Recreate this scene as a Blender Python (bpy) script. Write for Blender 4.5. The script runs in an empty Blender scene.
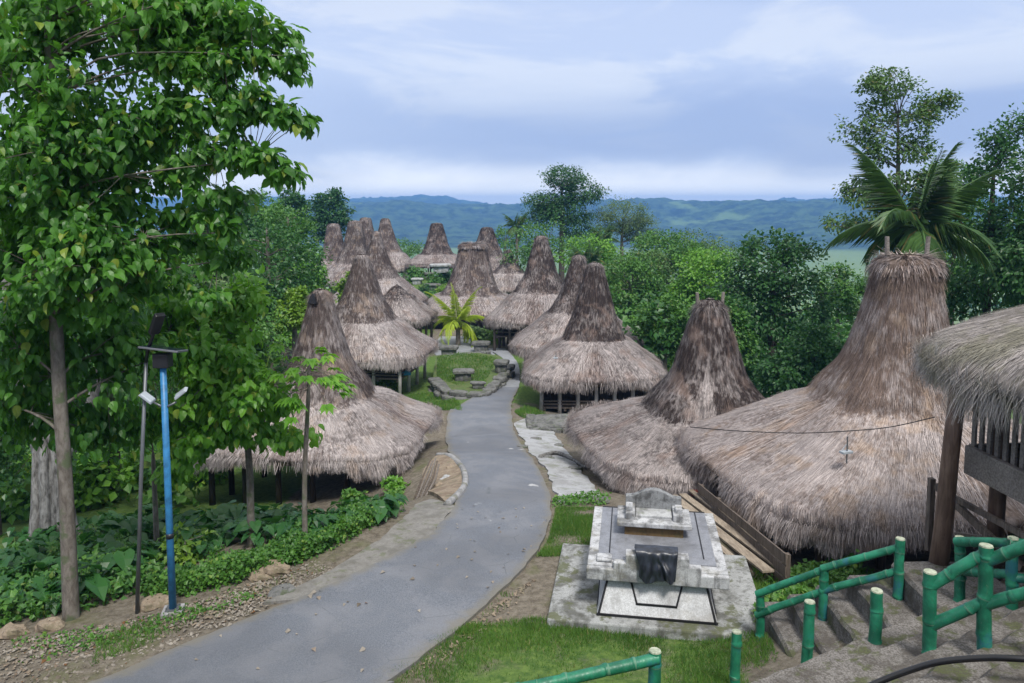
import bpy, math, random
import numpy as np
from mathutils import Vector, Matrix, Euler
random.seed(7)
RNG = np.random.default_rng(7)
R = math.radians
SC = bpy.context.scene
COL = SC.collection

# ------------------------------------------------------------------ camera, sky, sun, exposure
EYE = 7.0
PITCH = R(5.0)
FPX = 760.0
CX, CY = 512.0, 271.5
cam = bpy.data.cameras.new('camera')
cam.lens = FPX / 1024 * 36
cam.sensor_width = 36
cam.shift_y = -(341.5 - CY) / 1024
cam.clip_start = 0.1
cam.clip_end = 60000
camo = bpy.data.objects.new('camera', cam)
camo.location = (0, 0, EYE)
camo.rotation_euler = (math.pi / 2 - PITCH, 0, 0)
COL.objects.link(camo)
SC.camera = camo

EXPO = 1.38
SUN_EL, SUN_AZ = R(56), R(164)      # high veiled sun, a little behind the viewer's left shoulder
w = bpy.data.worlds.new('World')
SC.world = w
w.use_nodes = True


def nd(nt, typ, ins=None, **props):
    n = nt.nodes.new(typ)
    for k, v in props.items():
        setattr(n, k, v)
    for k, v in (ins or {}).items():
        s = n.inputs[k]
        if isinstance(v, bpy.types.NodeSocket):
            nt.links.new(v, s)
        else:
            s.default_value = v
    return n


def c4(c):
    return (c[0], c[1], c[2], 1.0)


def mixc(nt, f, a, b, blend='MIX'):
    n = nt.nodes.new('ShaderNodeMix')
    n.data_type = 'RGBA'
    n.blend_type = blend
    for i, v in ((0, f), (6, a), (7, b)):
        if isinstance(v, bpy.types.NodeSocket):
            nt.links.new(v, n.inputs[i])
        else:
            n.inputs[i].default_value = c4(v) if i else v
    return n.outputs[2]


def ma(nt, op, a, b=0.0, c=None, clamp=False):
    n = nt.nodes.new('ShaderNodeMath')
    n.operation = op
    n.use_clamp = clamp
    for i, v in enumerate((a, b) if c is None else (a, b, c)):
        if isinstance(v, bpy.types.NodeSocket):
            nt.links.new(v, n.inputs[i])
        else:
            n.inputs[i].default_value = v
    return n.outputs[0]


def sstep(nt, v, lo, hi, to0=0.0, to1=1.0):
    n = nd(nt, 'ShaderNodeMapRange', {0: v, 1: lo, 2: hi, 3: to0, 4: to1}, interpolation_type='SMOOTHSTEP')
    return n.outputs[0]


def noise(nt, vec, scale, detail=4.0, rough=0.55, dist=0.0):
    ins = {'Scale': scale, 'Detail': detail, 'Roughness': rough, 'Distortion': dist}
    if vec is not None:
        ins['Vector'] = vec
    return nd(nt, 'ShaderNodeTexNoise', ins).outputs['Fac']


def build_world():
    nt = w.node_tree
    nt.nodes.clear()
    sky = nd(nt, 'ShaderNodeTexSky', sky_type='NISHITA')
    sky.sun_disc = False
    sky.sun_elevation = SUN_EL
    sky.sun_rotation = SUN_AZ
    sky.air_density = 1.2
    sky.dust_density = 1.0
    tc = nd(nt, 'ShaderNodeTexCoord')
    sp = nd(nt, 'ShaderNodeSeparateXYZ', {0: tc.outputs['Generated']})
    x, y, z = sp.outputs
    zz = ma(nt, 'ADD', ma(nt, 'MAXIMUM', z, 0.0), 0.07)
    cv = nd(nt, 'ShaderNodeCombineXYZ', {0: ma(nt, 'DIVIDE', x, zz), 1: ma(nt, 'DIVIDE', y, zz), 2: 3.3})
    big = noise(nt, cv.outputs[0], 0.21, 5.0, 0.52, 0.35)
    cv2 = nd(nt, 'ShaderNodeCombineXYZ', {0: ma(nt, 'MULTIPLY', x, 1.6), 1: ma(nt, 'MULTIPLY', y, 1.6), 2: ma(nt, 'MULTIPLY', z, 5.5)})
    puff = noise(nt, cv2.outputs[0], 2.0, 7.0, 0.56, 0.5)
    # sky units: what the camera shows, before the 0.1 strength and the exposure
    k = 10.0 / 2 ** EXPO
    V = lambda *c: tuple(q * k for q in c)
    d = mixc(nt, sstep(nt, big, 0.40, 0.58), V(.33, .455, .79), V(.57, .67, .92))
    d = mixc(nt, ma(nt, 'MULTIPLY', sstep(nt, puff, 0.47, 0.60), 0.75), d, V(.76, .82, .96))
    # long slate-blue bank of cloud above the pale band on the horizon
    jag = ma(nt, 'MULTIPLY', ma(nt, 'SUBTRACT', puff, 0.5), 0.10)
    zj = ma(nt, 'ADD', z, jag)
    bank = ma(nt, 'MULTIPLY', sstep(nt, zj, 0.035, 0.075), sstep(nt, zj, 0.19, 0.10))
    bank = ma(nt, 'MULTIPLY', bank, sstep(nt, ma(nt, 'ADD', x, ma(nt, 'MULTIPLY', big, 0.5)), -0.25, 0.45, 0.15, 0.75))
    d = mixc(nt, bank, d, V(.28, .39, .70))
    band = sstep(nt, ma(nt, 'ADD', z, ma(nt, 'MULTIPLY', jag, 0.8)), 0.062, 0.016)
    d = mixc(nt, ma(nt, 'MULTIPLY', band, 0.9), d, V(1.30, 1.30, 1.28))
    d = mixc(nt, 0.08, d, sky.outputs[0])
    # the cloud deck is brighter and whiter overhead, above the picture
    d = mixc(nt, sstep(nt, z, 0.27, 0.8), d, V(1.10, 1.11, 1.12))
    upc = nd(nt, 'ShaderNodeVectorMath', {0: d, 1: (1, 1, 1)}, operation='MULTIPLY')
    bg = nd(nt, 'ShaderNodeBackground', {'Color': upc.outputs[0], 'Strength': 0.1})
    out = nd(nt, 'ShaderNodeOutputWorld', {'Surface': bg.outputs[0]})


build_world()
sun = bpy.data.lights.new('sun', 'SUN')
sun.energy = 1.5
sun.angle = R(12)
sun.color = (1.0, 0.96, 0.9)
suno = bpy.data.objects.new('sun', sun)
suno.rotation_euler = Euler((math.pi / 2 - SUN_EL, 0, math.pi - SUN_AZ), 'XYZ')
COL.objects.link(suno)

vs = SC.view_settings
vs.view_transform = 'Standard'
vs.look = 'None'
vs.gamma = 1
vs.use_curve_mapping = False
vs.exposure = EXPO
SC.cycles.use_denoising = True
SC.cycles.max_bounces = 6
SC.cycles.diffuse_bounces = 3
SC.cycles.glossy_bounces = 2
SC.cycles.transmission_bounces = 3
SC.cycles.transparent_max_bounces = 8
SC.cycles.volume_bounces = 0
SC.cycles.caustics_reflective = False
SC.cycles.caustics_refractive = False


# ------------------------------------------------------------------ numeric helpers
def at(px, py, Y):
    """point of the view ray through a picture position, Y metres ahead"""
    a, b = (px - CX) / FPX, (CY - py) / FPX
    dy = math.cos(PITCH) + math.sin(PITCH) * b
    dz = -math.sin(PITCH) + math.cos(PITCH) * b
    return Vector((a / dy * Y, Y, EYE + dz / dy * Y))


def atz(px, py, z):
    b = (CY - py) / FPX
    dy = math.cos(PITCH) + math.sin(PITCH) * b
    dz = -math.sin(PITCH) + math.cos(PITCH) * b
    return at(px, py, (z - EYE) / dz * dy)


def _hash(i, j, k):
    h = (i * 374761393 + j * 668265263 + k * 2147483647 + 1274126177) & 0xFFFFFFFF
    h = ((h ^ (h >> 13)) * 1274126177) & 0xFFFFFFFF
    h = (h ^ (h >> 16)) & 0xFFFFFFFF
    return h / 4294967295.0


def vn(p):
    p = np.asarray(p, dtype=np.float64)
    f = np.floor(p)
    i = f.astype(np.int64)
    t = p - f
    t = t * t * (3 - 2 * t)
    r = 0
    for a in (0, 1):
        for b in (0, 1):
            for c in (0, 1):
                wgt = (t[..., 0] if a else 1 - t[..., 0]) * (t[..., 1] if b else 1 - t[..., 1]) * (t[..., 2] if c else 1 - t[..., 2])
                r = r + wgt * _hash(i[..., 0] + a, i[..., 1] + b, i[..., 2] + c)
    return r * 2 - 1


def fbm(p, o=4, g=0.5):
    p = np.asarray(p, dtype=np.float64)
    r, a = 0, 1.0
    for k in range(o):
        r = r + a * vn(p + 17.3 * k)
        p = p * 2.03
        a *= g
    return r


def ss(x, a, b):
    t = np.clip((x - a) / (b - a), 0, 1)
    return t * t * (3 - 2 * t)


def nrm(v):
    return v / np.maximum(np.linalg.norm(v, axis=-1, keepdims=True), 1e-9)


def catmull(P, m):
    P = np.array(P, float)
    n = len(P)
    s = np.linspace(0, n - 1, m)
    i = np.clip(s.astype(int), 0, n - 2)
    t = (s - i)[:, None]
    p0, p1, p2, p3 = P[np.maximum(i - 1, 0)], P[i], P[i + 1], P[np.minimum(i + 2, n - 1)]
    return 0.5 * (2 * p1 + (p2 - p0) * t + (2 * p0 - 5 * p1 + 4 * p2 - p3) * t ** 2 + (3 * p1 - p0 - 3 * p2 + p3) * t ** 3)


# ------------------------------------------------------------------ object helpers
def tag(o, label=None, cat=None, group=None, kind=None):
    if label:
        o['label'] = label
    if cat:
        o['category'] = cat
    if group:
        o['group'] = group
    if kind:
        o['kind'] = kind
    return o


def thing(name, label, cat, loc=(0, 0, 0), rz=0.0, group=None):
    o = bpy.data.objects.new(name, None)
    o.empty_display_size = 0.3
    o.location = loc
    o.rotation_euler = (0, 0, rz)
    COL.objects.link(o)
    return tag(o, label, cat, group)


class MB:
    def __init__(s):
        s.v, s.f, s.m, s.n = [], [], [], 0

    def add(s, V, F, m=0):
        V = np.asarray(V, float).reshape(-1, 3)
        b = s.n
        s.v.append(V)
        s.n += len(V)
        s.f += [tuple(int(i) + b for i in f) for f in F]
        s.m += [m] * len(F)
        return s

    def box(s, c, size, rz=0.0, m=0, rot=None, taper=1.0):
        hx, hy, hz_ = size[0] / 2, size[1] / 2, size[2] / 2
        V = np.array([(x * (taper if z > 0 else 1), y * (taper if z > 0 else 1), z) for z in (-hz_, hz_) for x, y in ((-hx, -hy), (hx, -hy), (hx, hy), (-hx, hy))])
        M = (rot if rot is not None else Matrix.Rotation(rz, 3, 'Z'))
        V = V @ np.array(M).T + np.array(c)
        return s.add(V, [(3, 2, 1, 0), (4, 5, 6, 7), (0, 1, 5, 4), (1, 2, 6, 5), (2, 3, 7, 6), (3, 0, 4, 7)], m)

    def beam(s, p, q, wd, ht, m=0):
        """rectangular bar from p to q"""
        p, q = Vector(p), Vector(q)
        d = (q - p)
        L = d.length
        d.normalize()
        up = Vector((0, 0, 1)) if abs(d.z) < 0.95 else Vector((0, 1, 0))
        sd = d.cross(up).normalized()
        u = sd.cross(d)
        rot = Matrix((sd, d, u)).transposed()
        return s.box((p + q) / 2, (wd, L, ht), rot=rot, m=m)

    def tube(s, pts, rad, k=8, m=0, cap=True, squash=None):
        pts = np.array([tuple(p) for p in pts], float)
        rad = np.broadcast_to(np.asarray(rad, float), (len(pts),))
        T = nrm(np.gradient(pts, axis=0))
        ref = np.array((0, 0, 1.0)) if abs(T[0][2]) < 0.9 else np.array((1.0, 0, 0))
        a = np.linspace(0, 2 * np.pi, k, endpoint=False)
        V = []
        U = nrm(np.cross(T[0], ref))
        for i in range(len(pts)):
            U = nrm(U - T[i] * np.dot(U, T[i]))
            W = np.cross(T[i], U)
            V.append(pts[i] + rad[i] * (np.cos(a)[:, None] * U + np.sin(a)[:, None] * W))
        F = []
        for i in range(len(pts) - 1):
            for j in range(k):
                F.append((i * k + j, i * k + (j + 1) % k, (i + 1) * k + (j + 1) % k, (i + 1) * k + j))
        if cap:
            F.append(tuple(reversed(range(k))))
            F.append(tuple(range((len(pts) - 1) * k, len(pts) * k)))
        return s.add(np.concatenate(V), F, m)

    def prism(s, poly, y0, y1, m=0):
        """poly in x,z extruded along y"""
        n = len(poly)
        V = [(x, y0, z) for x, z in poly] + [(x, y1, z) for x, z in poly]
        F = [tuple(range(n)), tuple(reversed(range(n, 2 * n)))]
        F += [(i, i + n, (i + 1) % n + n, (i + 1) % n) for i in range(n)]
        return s.add(V, F, m)

    def build(s, name, mats, parent=None, smooth=False, bevel=0.0, uv=None):
        me = bpy.data.meshes.new(name)
        V = np.concatenate(s.v) if s.v else np.zeros((0, 3))
        me.from_pydata(V.tolist(), [], s.f)
        mats = mats if isinstance(mats, (list, tuple)) else [mats]
        for mm in mats:
            me.materials.append(mm)
        if len(mats) > 1:
            me.polygons.foreach_set('material_index', s.m)
        if smooth:
            me.polygons.foreach_set('use_smooth', [True] * len(me.polygons))
        me.update()
        o = bpy.data.objects.new(name, me)
        COL.objects.link(o)
        if parent is not None:
            o.parent = parent
        if bevel > 0:
            b = o.modifiers.new('bevel', 'BEVEL')
            b.width = bevel
            b.segments = 2
            b.limit_method = 'ANGLE'
            b.angle_limit = R(40)
        return o


def fastmesh(name, V, F, mats, parent=None, smooth=False, mi=None, attrs=None):
    """numpy mesh: F is (n,k)"""
    me = bpy.data.meshes.new(name)
    V = np.asarray(V, np.float32)
    F = np.asarray(F, np.int32)
    n, k = F.shape
    me.vertices.add(len(V))
    me.vertices.foreach_set('co', V.ravel())
    me.loops.add(n * k)
    me.loops.foreach_set('vertex_index', F.ravel())
    me.polygons.add(n)
    me.polygons.foreach_set('loop_start', np.arange(0, n * k, k, dtype=np.int32))
    mats = mats if isinstance(mats, (list, tuple)) else [mats]
    for mm in mats:
        me.materials.append(mm)
    if mi is not None:
        me.polygons.foreach_set('material_index', np.asarray(mi, np.int32))
    me.polygons.foreach_set('use_smooth', np.full(n, smooth, bool))
    me.update(calc_edges=True)
    for an, av in (attrs or {}).items():
        at_ = me.attributes.new(an, 'FLOAT', 'POINT')
        at_.data.foreach_set('value', np.asarray(av, np.float32))
    o = bpy.data.objects.new(name, me)
    COL.objects.link(o)
    if parent is not None:
        o.parent = parent
    return o


def copy_tree(o, parent=None):
    c = o.copy()
    COL.objects.link(c)
    c.parent = parent
    for ch in list(o.children):
        copy_tree(ch, c)
    return c


# ------------------------------------------------------------------ materials
def newmat(name):
    m = bpy.data.materials.new(name)
    m.use_nodes = True
    nt = m.node_tree
    nt.nodes.clear()
    out = nd(nt, 'ShaderNodeOutputMaterial')
    return m, nt, out


def finish(nt, out, col, rough=0.8, spec=0.3, bump=None, bs=0.3, bd=0.02, metal=0.0, trans=None):
    p = nd(nt, 'ShaderNodeBsdfPrincipled')
    for k, v in (('Base Color', col), ('Roughness', rough), ('Specular IOR Level', spec), ('Metallic', metal)):
        if isinstance(v, bpy.types.NodeSocket):
            nt.links.new(v, p.inputs[k])
        else:
            p.inputs[k].default_value = c4(v) if k == 'Base Color' else v
    if bump is not None:
        b = nd(nt, 'ShaderNodeBump', {'Strength': bs, 'Distance': bd, 'Height': bump})
        nt.links.new(b.outputs[0], p.inputs['Normal'])
    sh = p.outputs[0]
    if trans is not None:
        t = nd(nt, 'ShaderNodeBsdfTranslucent')
        nt.links.new(trans[1], t.inputs[0])
        mx = nd(nt, 'ShaderNodeMixShader', {0: trans[0], 1: sh, 2: t.outputs[0]})
        sh = mx.outputs[0]
    nt.links.new(sh, out.inputs['Surface'])


def obco(nt):
    return nd(nt, 'ShaderNodeTexCoord').outputs['Object']


def scaled(nt, v, s):
    return nd(nt, 'ShaderNodeMapping', {'Vector': v, 'Scale': s}).outputs[0]


def leafmat(name, c1, c2, c3=None, trans=0.25, rough=0.42, spec=0.45, seed=0.0):
    m, nt, out = newmat(name)
    isl = nd(nt, 'ShaderNodeNewGeometry').outputs['Random Per Island']
    n = noise(nt, obco(nt), 0.55, 3.0)
    f = ma(nt, 'ADD', ma(nt, 'MULTIPLY', isl, 0.6), ma(nt, 'MULTIPLY', sstep(nt, n, 0.33, 0.67), 0.45), clamp=True)
    col = mixc(nt, f, c1, c2)
    if c3:
        col = mixc(nt, sstep(nt, isl, 0.93, 0.97), col, c3)
    tcol = mixc(nt, 0.5, col, (c2[0] * 1.6, c2[1] * 1.7, c2[2] * 0.8))
    finish(nt, out, col, rough, spec, trans=(trans, tcol))
    return m


def thatchmat(name, light, dark, warm, blade=True):
    m, nt, out = newmat(name)
    co = obco(nt)
    tw = nd(nt, 'ShaderNodeAttribute', attribute_name='tower').outputs['Fac']
    n1 = noise(nt, co, 0.8, 5.0, 0.6)
    n2 = noise(nt, scaled(nt, co, (4.5, 4.5, .9)), 2.0, 4.0, 0.6)
    f = ma(nt, 'ADD', ma(nt, 'MULTIPLY', tw, 0.78), ma(nt, 'MULTIPLY', sstep(nt, n1, 0.38, 0.62, -0.30, 0.30), 1.0))
    f = ma(nt, 'ADD', f, sstep(nt, n2, 0.36, 0.64, -0.26, 0.40), clamp=True)
    col = mixc(nt, f, light, dark)
    col = mixc(nt, sstep(nt, noise(nt, co, 1.3, 4.0), 0.52, 0.66, 0.0, 0.5), col, warm)
    if blade:
        isl = nd(nt, 'ShaderNodeNewGeometry').outputs['Random Per Island']
        k = sstep(nt, isl, 0.0, 1.0, 0.62, 1.38)
        vm = nd(nt, 'ShaderNodeCombineXYZ', {0: k, 1: k, 2: k})
        mm = nd(nt, 'ShaderNodeVectorMath', {0: col, 1: vm.outputs[0]}, operation='MULTIPLY')
        col = mixc(nt, sstep(nt, isl, 0.9, 1.0, 0.0, 0.5), mm.outputs[0], warm)
        finish(nt, out, col, 0.75, 0.2)
    else:
        uv = nd(nt, 'ShaderNodeAttribute', attribute_name='around').outputs['Fac']
        dn = nd(nt, 'ShaderNodeAttribute', attribute_name='down').outputs['Fac']
        cv = nd(nt, 'ShaderNodeCombineXYZ', {0: ma(nt, 'MULTIPLY', uv, 46.0), 1: ma(nt, 'MULTIPLY', dn, 2.2), 2: 0.0})
        st = noise(nt, cv.outputs[0], 1.0, 5.0, 0.7)
        col = mixc(nt, sstep(nt, st, 0.3, 0.72), (dark[0] * 0.55, dark[1] * 0.55, dark[2] * 0.55), col)
        finish(nt, out, col, 0.85, 0.15, st, 0.8, 0.05)
    return m


def woodmat(name, c1, c2, sc=(14, 14, 1.5), rough=0.75, moss=None):
    m, nt, out = newmat(name)
    co = obco(nt)
    n = noise(nt, scaled(nt, co, sc), 2.0, 5.0, 0.65, 0.4)
    n2 = noise(nt, co, 1.7, 3.0)
    col = mixc(nt, sstep(nt, n, 0.3, 0.7), c1, c2)
    col = mixc(nt, sstep(nt, n2, 0.45, 0.75, 0.0, 0.5), col, (c1[0] * 0.6, c1[1] * 0.6, c1[2] * 0.6))
    if moss:
        col = mixc(nt, sstep(nt, noise(nt, co, 3.1, 5.0), 0.52, 0.64), col, moss)
    finish(nt, out, col, rough, 0.25, n, 0.5, 0.01)
    return m


def stonemat(name, base, stain, moss, k_stain=0.55, k_moss=0.6, sc=1.0, bs=0.5, rough=0.85, grit=0.35, gs=1.0):
    m, nt, out = newmat(name)
    co = obco(nt)
    n1 = noise(nt, co, 1.6 * sc, 7.0, 0.68, 0.3)
    n2 = noise(nt, co, 5.0 * sc, 6.0, 0.7)
    n3 = noise(nt, co, 60.0 * sc * gs, 3.0, 0.7)
    st = noise(nt, scaled(nt, co, (7, 7, 0.9)), 1.2 * sc, 5.0, 0.7)
    col = mixc(nt, sstep(nt, n2, 0.3, 0.7), (base[0] * 0.78, base[1] * 0.78, base[2] * 0.78), base)
    col = mixc(nt, ma(nt, 'MULTIPLY', sstep(nt, n1, 0.45, 0.62), k_stain), col, stain)
    col = mixc(nt, ma(nt, 'MULTIPLY', sstep(nt, st, 0.5, 0.66), k_stain * 0.8), col, stain)
    if moss:
        col = mixc(nt, ma(nt, 'MULTIPLY', sstep(nt, noise(nt, co, 2.3 * sc, 6.0, 0.65), 0.53, 0.62), k_moss), col, moss)
    col = mixc(nt, sstep(nt, n3, 0.4, 0.62, 0.0, grit), col, stain)
    finish(nt, out, col, rough, 0.3, ma(nt, 'ADD', n2, ma(nt, 'MULTIPLY', n3, 0.4)), bs, 0.015)
    return m


def plainmat(name, c, rough=0.5, metal=0.0, spec=0.4, var=0.25):
    m, nt, out = newmat(name)
    n = noise(nt, obco(nt), 6.0, 5.0, 0.65)
    col = mixc(nt, sstep(nt, n, 0.35, 0.75, 0.0, var), c, (c[0] * 0.35, c[1] * 0.35, c[2] * 0.35))
    finish(nt, out, col, rough, spec, n, 0.15, 0.01, metal)
    return m


M = {}
M['leaf_big'] = leafmat('leaf_big', (0.015, 0.072, 0.015), (0.11, 0.29, 0.034), (0.22, 0.30, 0.04), 0.42)
M['leaf_light'] = leafmat('leaf_light', (0.06, 0.18, 0.02), (0.17, 0.36, 0.04), (0.2, 0.3, 0.04), 0.3)
M['leaf_bright'] = leafmat('leaf_bright', (0.055, 0.19, 0.018), (0.20, 0.42, 0.045), (0.30, 0.40, 0.05), 0.4)
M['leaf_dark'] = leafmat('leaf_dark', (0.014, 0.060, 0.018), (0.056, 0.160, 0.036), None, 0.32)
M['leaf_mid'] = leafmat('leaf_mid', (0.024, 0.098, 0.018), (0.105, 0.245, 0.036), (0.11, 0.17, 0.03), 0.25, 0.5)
M['leaf_olive'] = leafmat('leaf_olive', (0.040, 0.10, 0.028), (0.11, 0.20, 0.05), (0.16, 0.16, 0.05), 0.25, 0.6)
M['leaf_lime'] = leafmat('leaf_lime', (0.07, 0.17, 0.02), (0.20, 0.33, 0.035), None, 0.3)
M['leaf_grey'] = leafmat('leaf_grey', (0.07, 0.12, 0.055), (0.14, 0.22, 0.085), None, 0.3, 0.7)
M['palm'] = leafmat('palm', (0.03, 0.085, 0.025), (0.10, 0.19, 0.05), (0.22, 0.18, 0.06), 0.2, 0.4)
M['palm_young'] = leafmat('palm_young', (0.20, 0.32, 0.025), (0.42, 0.50, 0.05), None, 0.3, 0.4)
M['taro'] = leafmat('taro', (0.012, 0.058, 0.016), (0.05, 0.17, 0.034), (0.12, 0.2, 0.04), 0.28, 0.38)
M['cover'] = leafmat('cover', (0.028, 0.10, 0.015), (0.10, 0.24, 0.032), (0.16, 0.26, 0.04), 0.3, 0.5)
M['grass'] = leafmat('grass', (0.035, 0.10, 0.018), (0.11, 0.22, 0.035), (0.22, 0.20, 0.08), 0.25, 0.6, 0.25)
M['litter'] = leafmat('litter', (0.11, 0.09, 0.07), (0.33, 0.30, 0.26), (0.14, 0.07, 0.03), 0.05, 0.8, 0.15)
M['bark'] = woodmat('bark', (0.10, 0.085, 0.07), (0.21, 0.19, 0.165), (6, 6, 2.5), 0.9, (0.09, 0.11, 0.06))
M['bark_pale'] = woodmat('bark_pale', (0.07, 0.066, 0.06), (0.30, 0.295, 0.29), (5, 5, 1.6), 0.9)
M['bark_dark'] = woodmat('bark_dark', (0.04, 0.034, 0.028), (0.10, 0.085, 0.07), (6, 6, 2.0), 0.9)
M['wood_old'] = woodmat('wood_old', (0.07, 0.055, 0.045), (0.19, 0.155, 0.13), (16, 16, 1.4))
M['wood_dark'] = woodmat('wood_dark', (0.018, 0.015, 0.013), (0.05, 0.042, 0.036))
M['wood_grey'] = woodmat('wood_grey', (0.12, 0.105, 0.095), (0.27, 0.24, 0.215), (3, 18, 18))
M['wood_post'] = woodmat('wood_post', (0.10, 0.062, 0.045), (0.20, 0.135, 0.10), (9, 9, 1.2), 0.6)
M['plank'] = woodmat('plank', (0.20, 0.16, 0.12), (0.38, 0.32, 0.25), (18, 1.5, 18), 0.7)
M['pale_post'] = woodmat('pale_post', (0.30, 0.28, 0.27), (0.50, 0.48, 0.46), (10, 10, 1.5), 0.8)
M['thatch'] = thatchmat('thatch', (0.42, 0.378, 0.37), (0.08, 0.062, 0.058), (0.36, 0.275, 0.22))
M['thatch_b'] = thatchmat('thatch_base', (0.36, 0.30, 0.285), (0.10, 0.075, 0.068), (0.31, 0.22, 0.17), False)
M['thatch_d'] = thatchmat('thatch_dark', (0.37, 0.33, 0.32), (0.040, 0.030, 0.029), (0.27, 0.195, 0.165))
M['thatch_db'] = thatchmat('thatch_dark_base', (0.29, 0.235, 0.22), (0.08, 0.06, 0.054), (0.23, 0.16, 0.13), False)
M['thatch_w'] = thatchmat('thatch_warm', (0.43, 0.38, 0.37), (0.16, 0.118, 0.10), (0.37, 0.27, 0.195))
M['thatch_wb'] = thatchmat('thatch_warm_base', (0.38, 0.315, 0.29), (0.20, 0.145, 0.115), (0.36, 0.24, 0.165), False)
M['thatch_m'] = thatchmat('thatch_mossy', (0.40, 0.36, 0.34), (0.20, 0.18, 0.14), (0.20, 0.20, 0.11))
M['thatch_mb'] = thatchmat('thatch_mossy_base', (0.28, 0.25, 0.235), (0.12, 0.11, 0.09), (0.12, 0.13, 0.075), False)
M['conc'] = stonemat('concrete', (0.40, 0.40, 0.41), (0.10, 0.10, 0.095), (0.13, 0.13, 0.06), 0.5, 0.55)
M['conc_tomb'] = stonemat('tomb_concrete', (0.56, 0.57, 0.59), (0.085, 0.085, 0.085), (0.17, 0.15, 0.08), 0.75, 0.3, 1.2, 0.35)
M['conc_pad'] = stonemat('pad_concrete', (0.40, 0.41, 0.41), (0.075, 0.075, 0.065), (0.095, 0.105, 0.045), 0.8, 0.85, 1.1)
M['conc_step'] = stonemat('step_concrete', (0.225, 0.212, 0.20), (0.06, 0.052, 0.044), (0.065, 0.08, 0.022), 0.75, 0.85, 1.3, 1.0, .9, .75, .55)
M['stone'] = stonemat('stone', (0.20, 0.20, 0.195), (0.045, 0.045, 0.042), (0.075, 0.10, 0.04), 0.7, 0.6, 1.6, 0.9)
M['stone_pale'] = stonemat('stone_pale', (0.50, 0.51, 0.52), (0.13, 0.13, 0.13), (0.11, 0.14, 0.06), 0.6, 0.5, 1.2, 0.7)
M['rock'] = stonemat('rock', (0.33, 0.27, 0.20), (0.12, 0.08, 0.055), (0.09, 0.11, 0.05), 0.6, 0.4, 1.5, 1.0)
M['slabtop'] = stonemat('slab_dark', (0.27, 0.28, 0.31), (0.10, 0.10, 0.105), None, 0.5, 0.0, 1.0, 0.15, 0.35)
M['brown_stain'] = stonemat('stained_plinth', (0.20, 0.13, 0.06), (0.07, 0.05, 0.03), (0.10, 0.10, 0.04), 0.6, 0.5, 2.0, 0.6)
M['black_trim'] = plainmat('black_trim', (0.012, 0.012, 0.014), 0.5)
M['blue_paint'] = plainmat('blue_paint', (0.035, 0.20, 0.42), 0.45, 0.0, 0.5, 0.8)
M['grey_metal'] = plainmat('grey_metal', (0.16, 0.17, 0.18), 0.45, 0.5)
M['pale_metal'] = plainmat('pale_metal', (0.42, 0.46, 0.50), 0.4, 0.2)
M['dark_plastic'] = plainmat('dark_plastic', (0.015, 0.016, 0.02), 0.4)
M['rubber'] = plainmat('rubber', (0.008, 0.008, 0.01), 0.35, 0, 0.5)
M['blue_cloth'] = plainmat('blue_cloth', (0.03, 0.20, 0.34), 0.8)
M['white_plastic'] = plainmat('white_plastic', (0.7, 0.72, 0.74), 0.5)


def clothmat():
    m, nt, out = newmat('black_cloth')
    co = obco(nt)
    n = noise(nt, scaled(nt, co, (7, 7, 2.0)), 2.0, 3.0)
    col = mixc(nt, sstep(nt, n, 0.35, 0.7), (0.008, 0.010, 0.016), (0.03, 0.036, 0.052))
    finish(nt, out, col, 0.36, 0.55, n, 0.3, 0.02)
    return m


def bamboomat():
    m, nt, out = newmat('painted_bamboo')
    co = obco(nt)
    n = noise(nt, co, 3.2, 5.0, 0.62, 0.3)
    n2 = noise(nt, scaled(nt, co, (18, 18, 18)), 2.0, 4.0, 0.7)
    col = mixc(nt, sstep(nt, n, 0.35, 0.65), (0.006, 0.095, 0.052), (0.02, 0.21, 0.115))
    col = mixc(nt, sstep(nt, noise(nt, co, 2.1, 5.0, 0.6, 0.5), 0.54, 0.66, 0.0, 0.75), col, (0.02, 0.11, 0.17))
    col = mixc(nt, sstep(nt, n2, 0.58, 0.75, 0.0, 0.7), col, (0.05, 0.10, 0.07))
    scr = noise(nt, scaled(nt, co, (40, 40, 9)), 2.0, 5.0, 0.75)
    col = mixc(nt, sstep(nt, scr, 0.60, 0.70, 0.0, 0.8), col, (0.16, 0.20, 0.14))
    finish(nt, out, col, sstep(nt, n2, 0.3, 0.7, 0.35, 0.6), 0.45, n2, 0.35, 0.008)
    return m


M['conc_body'] = stonemat('painted_concrete', (0.66, 0.67, 0.69), (0.16, 0.15, 0.14), (0.25, 0.22, 0.16), 0.35, 0.25, .8, 0.25)
M['conc_dark'] = stonemat('stained_concrete', (0.30, 0.31, 0.32), (0.05, 0.05, 0.05), None, 0.8, 0.0, 2.0, 0.5)
M['cloth'] = clothmat()
M['bamboo'] = bamboomat()
M['bamboo_cut'] = woodmat('bamboo_cut', (0.22, 0.25, 0.18), (0.46, 0.49, 0.38), (9, 9, 9), 0.7)
M['bamboo_node'] = plainmat('bamboo_node', (0.08, 0.20, 0.13), 0.6)


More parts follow.
